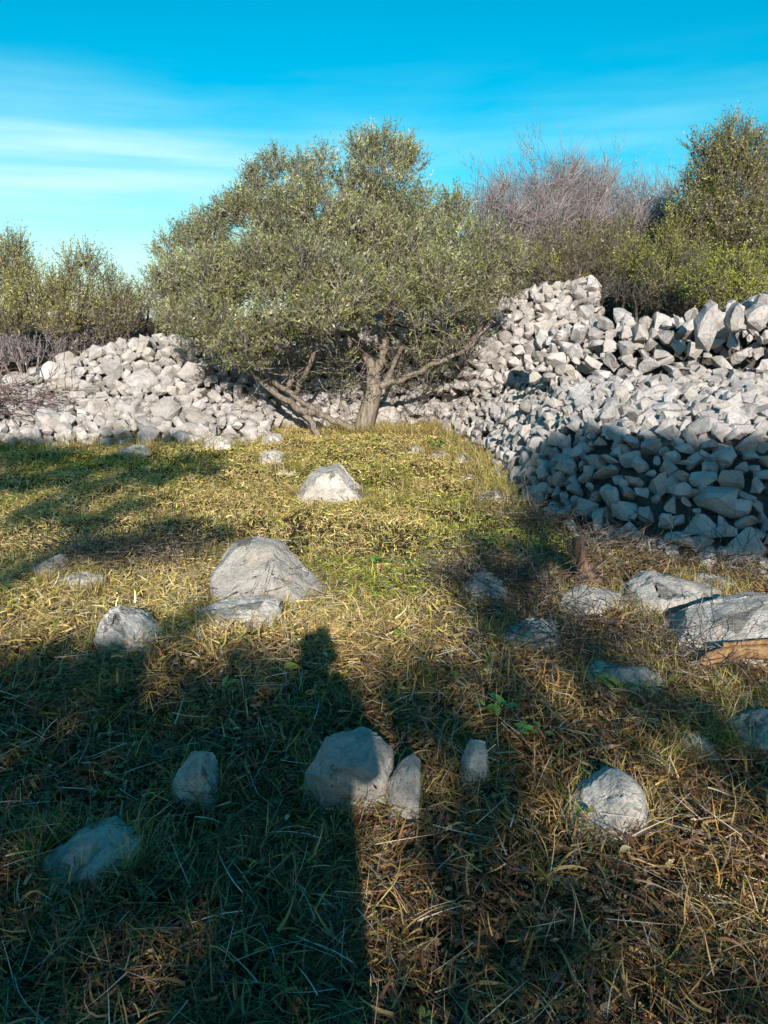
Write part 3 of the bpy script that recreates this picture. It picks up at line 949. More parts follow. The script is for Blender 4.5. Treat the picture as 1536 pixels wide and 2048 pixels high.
# trunk leaning right, forking at its top
tp = [base, P_(730, 845, 11.7), P_(738, 815, 11.7), P_(748, 780, 11.7), P_(748, 745, 11.75)]
add_limb(olive, tp, 0.16, 0.105, M['olive_bark'], 'trunk', 14, 0.05)
fl = [base + np.array([.02, 0, -.05]), P_(722, 850, 11.65)]
forks = [
    ([P_(747, 752, 11.75), P_(736, 715, 11.78), P_(715, 685, 11.8), P_(695, 640, 11.9), P_(690, 560, 12.0), P_(680, 480, 12.1)], .085, .03),
    ([P_(748, 752, 11.75), P_(763, 722, 11.7), P_(770, 690, 11.7), P_(782, 640, 11.7), P_(770, 560, 11.7), P_(752, 440, 11.8), P_(745, 360, 11.8)], .08, .02),
    ([P_(748, 778, 11.7), P_(775, 765, 11.6), P_(815, 757, 11.5), P_(860, 735, 11.4), P_(930, 700, 11.3), P_(985, 640, 11.3)], .06, .02),
    ([P_(770, 765, 11.6), P_(800, 700, 11.8), P_(830, 640, 12.0), P_(860, 540, 12.2)], .04, .018),
    ([base + np.array([-.03, -.05, .03]), P_(690, 850, 11.6), P_(640, 830, 11.5), P_(590, 790, 11.4), P_(545, 765, 11.4), P_(530, 730, 11.4)], .06, .03),
    ([P_(640, 830, 11.5), P_(605, 822, 11.3), P_(570, 800, 11.2), P_(520, 760, 11.1), P_(470, 720, 11.0), P_(420, 660, 11.0)], .06, .02),
    ([P_(575, 785, 11.4), P_(588, 740, 11.5), P_(578, 700, 11.6), P_(560, 620, 11.8)], .045, .02),
    ([P_(545, 765, 11.4), P_(500, 740, 11.6), P_(440, 690, 11.8), P_(380, 620, 11.9)], .035, .015),
    ([P_(590, 790, 11.4), P_(620, 730, 11.0), P_(640, 660, 10.8), P_(640, 560, 10.8)], .04, .018),
    ([P_(860, 735, 11.4), P_(900, 690, 11.8), P_(940, 620, 12.2), P_(960, 550, 12.3)], .035, .015),
    ([P_(705, 640, 11.9), P_(620, 560, 12.2), P_(560, 460, 12.4), P_(540, 390, 12.5)], .035, .012),
    ([P_(775, 640, 11.7), P_(720, 560, 11.2), P_(650, 440, 11.2), P_(640, 350, 11.3)], .035, .012),
    ([P_(930, 700, 11.3), P_(960, 660, 11.2), P_(1000, 600, 11.1), P_(1020, 540, 11.0)], .025, .01),
    # dark limb on the left reaching the ground
    ([P_(640, 880, 11.2), P_(628, 850, 11.3), P_(600, 815, 11.4), P_(560, 800, 11.5), P_(540, 770, 11.5)], .05, .03),
]
for pth, a, b_ in forks:
    P = np.array(pth)
    t = np.linspace(0, len(P) - 1, 4 * len(P))
    Q = np.stack([np.interp(t, np.arange(len(P)), P[:, k]) for k in range(3)], 1)
    for _ in range(2): Q[1:-1] = (Q[:-2] + 2 * Q[1:-1] + Q[2:]) / 4
    Q[1:-1] += ro.normal(0, 0.012, Q[1:-1].shape)
    add_limb(olive, Q, a, b_, M['olive_bark'], 'branch', 9, 0.08)
OC = [  # u, v, radius in picture units, metres ahead
    (725, 305, 46, 11.8), (765, 290, 46, 11.7), (805, 315, 48, 11.9), (830, 330, 36, 11.8), (745, 350, 62, 11.7), (800, 375, 58, 11.9), (725, 400, 66, 11.8), (800, 430, 58, 11.7),
    (600, 345, 44, 11.8), (690, 360, 44, 11.9), (510, 360, 40, 12.2), (455, 430, 46, 12.0), (410, 455, 44, 12.0), (365, 470, 38, 12.0), (850, 400, 40, 12.0), (310, 560, 34, 11.8), (650, 320, 40, 11.4), (640, 365, 46, 11.4), (600, 400, 56, 11.5), (550, 335, 42, 12.2), (520, 400, 62, 12.2), (480, 420, 52, 11.9), (560, 450, 78, 11.6),
    (640, 440, 82, 11.2), (720, 470, 90, 11.1), (800, 500, 80, 11.2), (860, 470, 70, 11.6), (905, 420, 52, 11.7), (920, 480, 70, 11.4),
    (985, 490, 58, 11.2), (1030, 520, 42, 11.1), (960, 560, 75, 11.1), (1010, 570, 55, 11.3), (880, 560, 80, 10.9), (890, 610, 58, 10.8), (950, 610, 55, 11.0),
    (430, 480, 58, 11.6), (390, 490, 50, 11.8), (335, 500, 44, 11.9), (360, 560, 66, 11.4), (330, 590, 45, 11.6), (440, 560, 84, 11.0), (420, 640, 76, 10.8), (350, 640, 50, 11.2),
    (530, 540, 88, 10.7), (620, 540, 92, 10.5), (700, 570, 88, 10.4), (780, 590, 66, 10.8), (560, 620, 84, 10.3), (650, 625, 74, 10.3), (725, 620, 50, 10.6),
    (500, 680, 66, 10.4), (440, 690, 56, 10.6), (560, 670, 50, 10.4), (620, 655, 40, 10.5), (390, 690, 38, 10.9),
    (520, 715, 40, 10.6), (470, 715, 40, 10.6), (600, 690, 36, 10.9), (840, 640, 40, 10.9), (930, 640, 40, 11.2), (560, 520, 90, 12.6), (680, 500, 95, 13.0), (800, 540, 90, 13.0), (900, 540, 80, 12.6), (450, 560, 80, 12.5), (640, 600, 80, 12.8), (760, 440, 80, 12.7),
]
cl = []
for u, v, r, D in OC:
    c = at(u, v, D)
    rm = max(r - 18, 16) / F * D
    cl.append((c, (rm, rm * 1.05, rm * 0.95), ro.choice([0.9, 1.3, 1.6, 1.8])))
for u, v, r, D, d in [(440, 722, 34, 11.0, .5), (690, 720, 36, 11.3, .25), (840, 700, 46, 11.3, .35), (900, 690, 42, 11.3, .45),
                      (950, 670, 40, 11.3, .6), (860, 750, 36, 11.5, .25), 
                      (670, 735, 46, 12.1, .55), (610, 735, 46, 12.0, .55), (720, 715, 42, 12.3, .6), (800, 715, 46, 12.2, .6), (860, 715, 46, 12.2, .55), (910, 720, 40, 12.3, .4), (560, 745, 42, 11.8, .45), (690, 775, 34, 12.1, .4), (800, 770, 36, 12.2, .4)]:
    rm = (r - 14) / F * D
    cl.append((at(u, v, D), (rm, rm, rm), d))
OLC = [(0.16, 0.185, 0.06), (0.22, 0.235, 0.08), (0.31, 0.31, 0.12), (0.11, 0.135, 0.055), (0.33, 0.33, 0.24), (0.19, 0.18, 0.11)]
lv, tw = foliage(cl, 185, 0.06, 0.0145, OLC, ro, twig_len=0.22, per_twig=13, upb=0.85, twig_cols=((0.26, 0.21, 0.2), (0.17, 0.14, 0.135), (0.33, 0.27, 0.25)), bare=0.15)
add_crown(olive, lv, tw)
# thin secondary branches filling the crown and hanging bare under it
P0, P1, TT = [], [], []
hubs = np.array([f[0][k] for f in forks for k in range(2, len(f[0]))])
for u, v, r, D in OC:
    c = np.array(at(u, v, D))
    h = hubs[np.argsort(((hubs - c) ** 2).sum(1) + ro.random(len(hubs)) * 0.3)[0]]
    for _ in range(3):
        q = curve(h + ro.normal(0, .05, 3), c + ro.normal(0, r / F * D * 0.5, 3), 7, wob=0.06, r_=ro)
        P0 += list(q[:-1]); P1 += list(q[1:])
for _ in range(420):
    h = P_(ro.uniform(470, 960), ro.uniform(650, 790), ro.uniform(10.6, 12.2))
    d = ro.normal(0, 1, 3); d[2] = abs(d[2]) * 0.9 - 0.15; d /= np.linalg.norm(d)
    q = curve(h, h + d * ro.uniform(.2, .6), 5, wob=0.08, r_=ro)
    P0 += list(q[:-1]); P1 += list(q[1:])
P0 = np.array(P0); P1 = np.array(P1)
tw = sticks(P0, P1 + (P1 - P0) * .15, ro.uniform(.004, .011, len(P0)), mixcol([(0.2, 0.165, 0.14), (0.12, 0.1, 0.09), (0.28, 0.23, 0.2)], len(P0), ro))
o = link('small_branches', np_mesh('small_branches', tw[0], [tw[1]], False, tw[2]), M['twig'], olive); o['kind'] = 'stuff'


def shrub(name, label, cat, base_uvD, blobs, per_m2, leaf_len, leaf_w, cols, seed, group=None, stems=7, upb=0.6, bark='dark_bark', bare=0.1, twig_len=0.28, per_twig=11, twig_cols=((0.15, 0.12, 0.11),), shell=0.5, twig_w=0.004):
    """leafy shrub or tree: blobs (u, v, radius, metres ahead) give the crown's real clumps"""
    r_ = np.random.default_rng(seed)
    u, v, D = base_uvD
    b0 = np.array(at(u, v, D)); b0[2] = gz(b0[0], b0[1]) - 0.05
    root = empty(name, tuple(b0))
    tag(root, label, cat, group)
    cl = []
    for (u, v, r, D) in blobs:
        rm = r / F * D * r_.uniform(.66, .98)
        cl.append((at(u, v, D), (rm, rm, rm), r_.uniform(0.7, 1.5)))
    lv, tw = foliage(cl, per_m2, leaf_len, leaf_w, cols, r_, twig_len=twig_len, per_twig=per_twig, upb=upb, bare=bare, twig_cols=twig_cols, shell=shell, twig_w=twig_w)
    add_crown(root, lv, tw)
    tv, tf, k0 = [], [], 0
    main = cl[0][0]
    pick = [cl[i % len(cl)] for i in range(min(stems, max(stems, len(cl))))]
    for i, (c, rad, _) in enumerate(pick):
        q = curve(b0 + np.append(r_.normal(0, .06, 2), 0), np.array(c) + r_.normal(0, .1, 3), 9, wob=0.035, r_=r_, lift=0.08)
        add_limb(root, q, 0.05, 0.012, M[bark], 'trunk' if i == 0 else 'branch', 6, 0.05)
    return root


def bare_shrub(name, label, u, v, D, w, h, seed, stems=16, mass=(), tint=((0.25, 0.215, 0.215), (0.33, 0.285, 0.275), (0.18, 0.155, 0.16)), group='leafless shrubs behind the walls', fine=1.0):
    """leafless branching shrub: upright stems that fork again and again"""
    r_ = np.random.default_rng(seed)
    b0 = np.array(at(u, v, D)); b0[2] = gz(b0[0], b0[1]) - 0.05
    root = empty(name, tuple(b0)); tag(root, label, 'shrub', group)
    H = h - b0[2]
    P0, P1, W = [], [], []

    def grow(p, d, L_, w_, lev):
        n_ = 5 if lev < 2 else 3
        q = [p]
        dd = d.copy()
        for _ in range(n_):
            dd = dd + r_.normal(0, 0.13, 3) + np.array([0, 0, 0.06]); dd /= np.linalg.norm(dd)
            q.append(q[-1] + dd * L_ / n_)
        for i in range(n_):
            P0.append(q[i]); P1.append(q[i + 1] + (q[i + 1] - q[i]) * 0.25); W.append(w_ * (1 - 0.5 * i / n_))
        if lev < 3:
            m_ = [9, 7, 4][lev]
            for _ in range(int(m_ * fine + 0.5)):
                i = r_.integers(1 if lev else 2, n_ + 1)
                nd = dd * 0.6 + r_.normal(0, 0.45, 3) + np.array([0, 0, 0.35]); nd /= np.linalg.norm(nd)
                grow(q[i], nd, L_ * r_.uniform(0.35, 0.6), w_ * 0.55, lev + 1)
    for i in range(stems):
        a = r_.uniform(0, 2 * PI); e = r_.random() ** 0.6
        off = np.array([math.cos(a) * e * w * 0.5, math.sin(a) * e * w * 0.35, 0])
        d = np.array([off[0] * 0.5 / max(H, .5), off[1] * 0.4 / max(H, .5), 1.0]); d /= np.linalg.norm(d)
        p0 = b0 + off * 0.45
        L_ = H * r_.uniform(0.42, 0.6)
        if i < 6:
            q = curve(p0, p0 + d * L_ * 0.7, 7, wob=0.03, r_=r_)
            add_limb(root, q, 0.03, 0.012, M['olive_bark'], 'stem', 6, 0.05)
        grow(p0, d, L_, 0.016, 0)
    P0, P1, W = np.array(P0), np.array(P1), np.maximum(np.array(W), 0.0045)
    tw = sticks(P0, P1, W, mixcol(tint, len(P0), r_, 0.2))
    if mass:
        cm = [(at(a, b_, d), (q / F * d * r_.uniform(.6, 1.05),) * 3, r_.uniform(.7, 1.4)) for a, b_, q, d in mass]
        _, t2 = foliage(cm, 105, .05, .02, ((.1, .1, .1),), r_, twig_len=.46, per_twig=1, upb=.4, twig_cols=tint, bare=1.1, shell=.2, twig_w=.005)
        tw = (np.concatenate([tw[0], t2[0]]), np.concatenate([tw[1], t2[1] + len(tw[0])]), np.concatenate([tw[2], t2[2]]))
    o = link('twigs', np_mesh('twigs', tw[0], [tw[1]], False, tw[2]), M['twig'], root); o['kind'] = 'stuff'
    return root


# --- shrubs and trees on the terrace behind
G_B = 'evergreen shrubs behind the walls'
bare_shrub('bare_shrub', 'tallest leafless purplish shrub right of the olive crown', 1130, 560, 16.0, 3.4, at(0, 285, 16).z, 31, 44, mass=[(1080, 390, 60, 15.5), (1140, 370, 62, 15.6), (1200, 385, 60, 15.5), (1110, 440, 65, 15), (1180, 440, 65, 15), (1240, 420, 55, 15.3), (1150, 330, 34, 15.8)])
bare_shrub('bare_shrub', 'leafless shrub close against the right side of the olive crown', 1000, 560, 15.2, 2.2, at(0, 325, 15.2).z, 32, 26, mass=[(990, 400, 52, 15), (1030, 430, 55, 14.8), (960, 430, 45, 15), (1010, 370, 36, 15.2)])
bare_shrub('bare_shrub', 'leafless shrub between the tall bare one and the right hand tree', 1290, 560, 15.5, 2.4, at(0, 335, 15.5).z, 33, 30, mass=[(1290, 400, 52, 15.2), (1330, 420, 50, 15), (1280, 450, 52, 14.8), (1350, 380, 36, 15.4)])
OL2 = [(0.17, 0.175, 0.075), (0.22, 0.215, 0.11), (0.13, 0.135, 0.06), (0.26, 0.24, 0.17), (0.25, 0.2, 0.17)]
GRN = [(0.19, 0.21, 0.04), (0.26, 0.27, 0.05), (0.12, 0.14, 0.03), (0.33, 0.31, 0.08)]
YEL = [(0.26, 0.29, 0.03), (0.19, 0.22, 0.03), (0.33, 0.33, 0.05), (0.14, 0.17, 0.03)]
DRK = [(0.05, 0.06, 0.025), (0.07, 0.085, 0.03), (0.04, 0.05, 0.025)]
shrub('evergreen_tree', 'tall grey green tree at the right edge rising above the walls', 'tree', (1480, 600, 13.0),
      [(1470, 285, 42, 13.0), (1440, 320, 55, 13.0), (1500, 320, 52, 12.8), (1410, 360, 50, 13.2), (1400, 300, 28, 13.3), (1470, 380, 80, 12.8), (1540, 360, 80, 13.0),
       (1430, 440, 75, 12.8), (1520, 450, 85, 12.6), (1590, 420, 90, 13), (1480, 500, 80, 12.6), (1570, 520, 85, 12.4), (1390, 410, 52, 13.2), (1370, 460, 48, 13.2), (1400, 500, 60, 12.8), (1350, 500, 46, 13.4)],
      150, 0.055, 0.017, OL2 + GRN, 41, G_B, stems=9, bare=0.15)
shrub('evergreen_shrub', 'bright yellow green bush above the right wall', 'shrub', (1470, 620, 11.0),
      [(1460, 545, 50, 11.0), (1420, 575, 42, 10.9), (1500, 565, 48, 10.9), (1540, 540, 45, 11.2), (1390, 560, 36, 11.2), (1475, 590, 40, 10.8)],
      190, 0.036, 0.017, YEL, 42, G_B, stems=6, twig_len=0.2)
shrub('evergreen_shrub', 'mid green bush left of the bright yellow green one', 'shrub', (1330, 620, 12.4),
      [(1340, 510, 50, 12.4), (1300, 540, 48, 12.3), (1370, 470, 48, 12.8), (1380, 530, 45, 12.0), (1330, 570, 45, 12.0), (1270, 520, 40, 12.8)],
      150, 0.04, 0.016, GRN, 43, G_B, stems=6)
shrub('evergreen_shrub', 'low dark bush in the notch beside the neatly stacked wall', 'shrub', (1260, 640, 12.0),
      [(1240, 580, 40, 12.2), (1290, 590, 38, 12.0), (1330, 605, 34, 11.8), (1215, 560, 30, 12.8), (1370, 600, 32, 11.6)],
      105, 0.045, 0.016, DRK, 44, G_B, stems=5, bare=0.3)
shrub('evergreen_shrub', 'olive green bush on top of the neatly stacked wall', 'shrub', (1130, 580, 14.0),
      [(1110, 500, 48, 14.2), (1160, 520, 45, 14.0), (1060, 520, 45, 14.4), (1210, 510, 48, 14.2), (1180, 480, 40, 14.6), (1090, 545, 36, 13.8), (1240, 480, 40, 14.5), (1140, 550, 34, 13.8)],
      95, 0.05, 0.016, GRN + OL2, 45, G_B, stems=7, bare=0.25)
shrub('evergreen_shrub', 'dull green bush half hidden behind the right side of the olive', 'shrub', (980, 600, 14.6),
      [(960, 520, 60, 14.8), (1020, 530, 50, 14.6), (900, 540, 60, 15.0), (1000, 580, 40, 14.2), (930, 590, 45, 14.4), (860, 590, 50, 14.6)],
      80, 0.05, 0.015, OL2, 46, G_B, stems=6, bare=0.25)
G_L = 'upright leafy shrubs above the left wall'
LFT = [(0.22, 0.22, 0.08), (0.29, 0.28, 0.1), (0.15, 0.16, 0.06), (0.3, 0.27, 0.16), (0.26, 0.26, 0.05)]
shrub('leafy_shrub', 'feathery upright shrub at the left edge of the sky', 'shrub', (30, 730, 13.5),
      [(25, 530, 40, 13.5), (50, 560, 44, 13.4), (-10, 580, 60, 13.5), (60, 610, 50, 13.2), (20, 650, 50, 13.0), (-50, 520, 50, 13.6), (30, 500, 28, 13.6)],
      130, 0.065, 0.018, LFT, 51, G_L, upb=1.6, twig_len=0.36, bare=0.15)
shrub('leafy_shrub', 'spiky yellowish shrub second from the left edge', 'shrub', (130, 720, 13.6),
      [(140, 530, 26, 13.6), (165, 575, 40, 13.5), (110, 590, 42, 13.3), (150, 620, 46, 13.2), (180, 530, 28, 13.8), (120, 660, 40, 13.0), (185, 600, 38, 13.6)],
      125, 0.065, 0.018, [(0.28, 0.27, 0.06), (0.34, 0.31, 0.1), (0.2, 0.19, 0.06), (0.3, 0.26, 0.14)], 52, G_L, upb=1.0, twig_len=0.4, bare=0.15)
shrub('leafy_shrub', 'shrub between the spiky yellowish one and the olive crown', 'shrub', (225, 710, 13.8),
      [(220, 560, 30, 13.8), (240, 600, 34, 13.7), (205, 630, 40, 13.4), (255, 640, 36, 13.6), (225, 660, 36, 13.3), (270, 610, 26, 14.0)],
      120, 0.06, 0.017, LFT + OL2, 53, G_L, upb=1.4, twig_len=0.34, bare=0.2)
shrub('leafy_shrub', 'grey twiggy shrub at the left edge of the olive crown', 'shrub', (300, 690, 14.2),
      [(290, 590, 36, 14.2), (320, 620, 40, 14.0), (280, 640, 34, 14.0), (340, 560, 36, 14.6), (370, 640, 40, 14.0)],
      70, 0.055, 0.015, OL2, 54, G_L, upb=1.0, bare=0.35)
bare_shrub('bare_shrub', 'purplish bare brush behind the left end of the left wall', 60, 740, 12.6, 2.0, at(0, 640, 12.6).z, 34, 14, group='leafless brush at the left', fine=0.9)
bare_shrub('bare_shrub', 'low bare brush under the spiky yellowish shrub', 190, 710, 13.4, 1.6, at(0, 620, 13.4).z, 35, 10, group='leafless brush at the left', fine=0.8)
# far scrub closing the gaps low down
for k, (u, D, top, lb) in enumerate([(-360, 17, 560, 'far scrub well outside the left edge of the picture'), (1850, 16, 440, 'far scrub well outside the right edge of the picture'), (-120, 19, 560, 'far scrub beyond the left edge of the left wall'), (120, 20, 590, 'far scrub seen through the left shrubs'), (330, 19, 570, 'far scrub behind the left side of the olive'),
                                     (620, 18, 520, 'far scrub behind the middle of the olive'), (850, 18, 500, 'far scrub behind the right side of the olive'), (1120, 19, 470, 'far scrub behind the tall bare shrub'), (1330, 18, 450, 'far scrub behind the mid green bush'), (1560, 18, 420, 'far scrub behind the right hand tree')]):
    r = 75
    bl = [(u + dx, top + 40 + dy, r * s, D) for dx, dy, s in ((-90, 30, .8), (-20, 0, .8), (60, 20, .85), (110, 60, .8), (0, 90, 1), (-80, 120, 1), (80, 130, 1), (-110, 190, .9), (0, 180, .9), (110, 190, .9))]
    shrub('far_shrub', lb, 'shrub', (u, 660, D), bl, 45, 0.08, 0.024, OL2 + DRK, 60 + k, 'far scrub on the terrace', stems=3, bare=0.2)

# ------------------------------------------------------------------ brush pile, stump, log
def stick_pile(name, label, cat, c, n_, spread, L_, seed, tints, w=(.004, .009), flat=0.35, zmax=0.25):
    r_ = np.random.default_rng(seed)
    root_z = gz(c[0], c[1]) if c[2] is None else c[2]
    P0, P1 = [], []
    for _ in range(n_):
        p = np.array([c[0] + r_.normal(0, spread[0]), c[1] + r_.normal(0, spread[1]), 0])
        p[2] = root_z + r_.random() * zmax
        d = r_.normal(0, 1, 3); d[2] *= flat; d /= np.linalg.norm(d)
        q = curve(p, p + d * L_ * r_.uniform(.4, 1.2), 5, wob=.06, r_=r_)
        P0 += list(q[:-1]); P1 += list(q[1:])
    P0 = np.array(P0); P1 = np.array(P1)
    tw = sticks(P0, P1 + (P1 - P0) * .3, r_.uniform(*w, len(P0)), mixcol(tints, len(P0), r_))
    o = link(name, np_mesh(name, tw[0], [tw[1]], False, tw[2]), M['twig'])
    tag(o, label, cat, kind='stuff')
    return o


b = at(20, 800, 11.2)
stick_pile('brush_pile', 'heap of cut purplish branches on the left end of the left wall', 'brush pile', (b.x - .3, b.y, b.z - .15), 260, (.45, .3), .8, 71,
           [(0.2, 0.13, 0.12), (0.3, 0.21, 0.19), (0.14, 0.09, 0.09)], (.005, .011), .5, .4)
DRY = [(0.13, 0.1, 0.085), (0.22, 0.18, 0.15), (0.09, 0.07, 0.06)]
for lb, u, v, n_ in [('dark dead brush behind the low stones at left', 200, 1130, 170), ('dark dead twigs left of the largest slab', 350, 1110, 120), ('dead twigs caught on the overgrown hump', 960, 1170, 170),
                     ('tangle of dead stems right of the overgrown hump', 1110, 1180, 150), ('dead stems in front of the pale block at right', 1330, 1330, 110), ('dead twigs lying on the front edge of the largest slab', 520, 1190, 60), ('dark scrub at the shaded corner of the bank', 1090, 1060, 150), ('dark scrub along the shaded foot of the bank', 1220, 1115, 160), ('dead stems at the dark bank foot by the right edge', 1420, 1150, 120),
                     ('brown dead stems between the broken slab and the grey stone', 1120, 1290, 140)]:
    D = 1.6 / math.tan(PITCH + math.atan((v - 1024) / F))
    p = at(u, v, D)
    stick_pile('dead_brush', lb, 'brush', (p.x, p.y, None), n_ * 2, (.24, .17), .32, 72 + n_, DRY, (.002, .0045), .55, .18)


def log(name, label, cat, path, r0, r1, mat, endmat, seed):
    r_ = np.random.default_rng(seed)
    P = np.array(path); t = np.linspace(0, len(P) - 1, 14)
    Q = np.stack([np.interp(t, np.arange(len(P)), P[:, k]) for k in range(3)], 1)
    Q[1:-1] = (Q[:-2] + Q[1:-1] + Q[2:]) / 3
    V, Fq = tube(Q, r0, r1, 12, 0.17, r_)
    n_ = len(V)
    V = np.vstack([V, Q[0], Q[-1]])
    a = np.arange(12)
    F3 = np.concatenate([np.stack([a, np.full(12, n_), (a + 1) % 12], 1), np.stack([n_ - 12 + a, n_ - 12 + (a + 1) % 12, np.full(12, n_ + 1)], 1)])
    root = empty(name, tuple(Q[0])); tag(root, label, cat)
    link('bark', np_mesh('bark', V[:n_], [Fq], True), M[mat], root)
    e = np.vstack([V[:12], Q[0] + (Q[0] - Q[1]) * .15, V[n_ - 12:n_], Q[-1] + (Q[-1] - Q[-2]) * .15])
    Fe = np.concatenate([np.stack([a, np.full(12, 12), (a + 1) % 12], 1), np.stack([13 + a, 13 + (a + 1) % 12, np.full(12, 25)], 1)])
    link('broken_end', np_mesh('broken_end', e, [Fe], False), M[endmat], root)
    return root


log('broken_log', 'orange brown broken log lying under the big pale block at right', 'log', [(1.5, 3.38, .05), (1.56, 3.37, .1), (1.7, 3.36, .125), (1.95, 3.33, .12), (2.2, 3.28, .1)], .028, .036, 'raw_wood', 'raw_wood', 81)
log('broken_log', 'thin upper branch resting on the broken log', 'log', [(1.58, 3.36, .15), (1.8, 3.37, .165), (2.1, 3.35, .18)], .011, .014, 'raw_wood', 'raw_wood', 82)
s_ = log('tree_stump', 'split reddish brown stub of wood standing in front of the bank', 'stump', [(1.31, 4.72, -.03), (1.29, 4.74, .08), (1.25, 4.76, .17), (1.24, 4.78, .28)], .05, .035, 'red_wood', 'raw_wood', 83)
log('broken_branch', 'short forked twig stuck beside the reddish stub', 'branch', [(1.24, 4.74, .1), (1.18, 4.74, .2), (1.17, 4.75, .27)], .012, .006, 'red_wood', 'raw_wood', 84)

# ------------------------------------------------------------------ grass
rg = np.random.default_rng(11)


def inside_foot(x, y, k=0.85):
    bad = np.zeros(len(x), bool)
    for fx, fy, a, b_, rz in FOOT:
        bad |= ((x - fx) / (a * k)) ** 2 + ((y - fy) / (b_ * k)) ** 2 < 1
    return bad


def scatter(y0, y1, dens, wmul=0.52, wadd=0.9):
    wmax = y1 * wmul + wadd
    n_ = int((y1 - y0) * 2 * wmax * dens)
    x = rg.uniform(-wmax, wmax, n_); y = rg.uniform(y0, y1, n_)
    ok = np.abs(x) < y * wmul + wadd
    x, y = x[ok], y[ok]
    yt = np.interp(x, [-9, -5, -2.2, -1.6, 0.8], [10.2, 10.55, 10.9, 12.1, 12.7])
    ok = (y < yt + 0.15) & (bank_inside(x, y) < 0.12)
    x, y = x[ok], y[ok]
    return x, y


def blades(x, y, L_, w, el, bend, S, tint, lift, turn=0.4):
    n_ = len(x)
    z = ground_h(x, y) + lift
    ph = 4 * PI * vnoise(x + 31, y + 7, 3.1) + rg.normal(0, 1.5, n_)       # neighbours lean the same way
    P = np.stack([x, y, z], 1)
    th = el.copy(); dphi = rg.normal(0, turn, n_)
    lev = []
    roll = rg.normal(0, 0.7, n_)
    for s in range(S + 1):
        side = np.stack([-np.sin(ph) * np.cos(roll), np.cos(ph) * np.cos(roll), np.sin(roll)], 1)
        ww = (w * (1 - (s / S) ** 1.7))[:, None] * 0.5
        if s < S: lev += [P - side * ww, P + side * ww]
        else: lev.append(P.copy())
        P = P + (L_ / S)[:, None] * np.stack([np.cos(th) * np.cos(ph), np.cos(th) * np.sin(ph), np.sin(th)], 1)
        P[:, 2] = np.maximum(P[:, 2], z - lift + 0.004)
        th = th - bend / S; ph = ph + dphi / S
    nv = 2 * S + 1
    V = np.stack(lev, 1).reshape(-1, 3)
    b0 = np.arange(n_)[:, None] * nv
    Fq = np.concatenate([b0 + np.array([2 * s, 2 * s + 1, 2 * s + 3, 2 * s + 2]) for s in range(S - 1)]) if S > 1 else np.empty((0, 4), int)
    Ft = b0 + np.array([2 * S - 2, 2 * S - 1, 2 * S])
    return V, Fq, Ft, np.repeat(tint, nv, axis=0)


def grass_layer(name, label, parts, cat='grass'):
    VV, FQ, FT, TT, k = [], [], [], [], 0
    for V, Fq, Ft, T in parts:
        VV.append(V); FQ.append(Fq + k); FT.append(Ft + k); TT.append(T); k += len(V)
    me = np_mesh(name, np.concatenate(VV), [np.concatenate(FQ), np.concatenate(FT)], False, np.concatenate(TT))
    o = link(name, me, M['blade'])
    tag(o, label, cat, kind='stuff')


STRAW = np.array([(0.5, 0.385, 0.17), (0.62, 0.51, 0.27), (0.4, 0.29, 0.11), (0.34, 0.21, 0.09), (0.55, 0.42, 0.13)])
GREEN = np.array([(0.2, 0.23, 0.035), (0.28, 0.29, 0.05), (0.13, 0.17, 0.03), (0.36, 0.34, 0.07)])
BROWN = np.array([(0.2, 0.12, 0.07), (0.26, 0.16, 0.1), (0.14, 0.09, 0.06)])


def tints(x, y, g, br):
    n_ = len(x)
    a = rg.random(n_)
    c = STRAW[rg.integers(len(STRAW), size=n_)]
    c = np.where((a < g)[:, None], GREEN[rg.integers(len(GREEN), size=n_)], c)
    c = np.where((a > 1 - br)[:, None], BROWN[rg.integers(len(BROWN), size=n_)], c)
    return c * np.exp(rg.normal(0, 0.2, (n_, 1)))


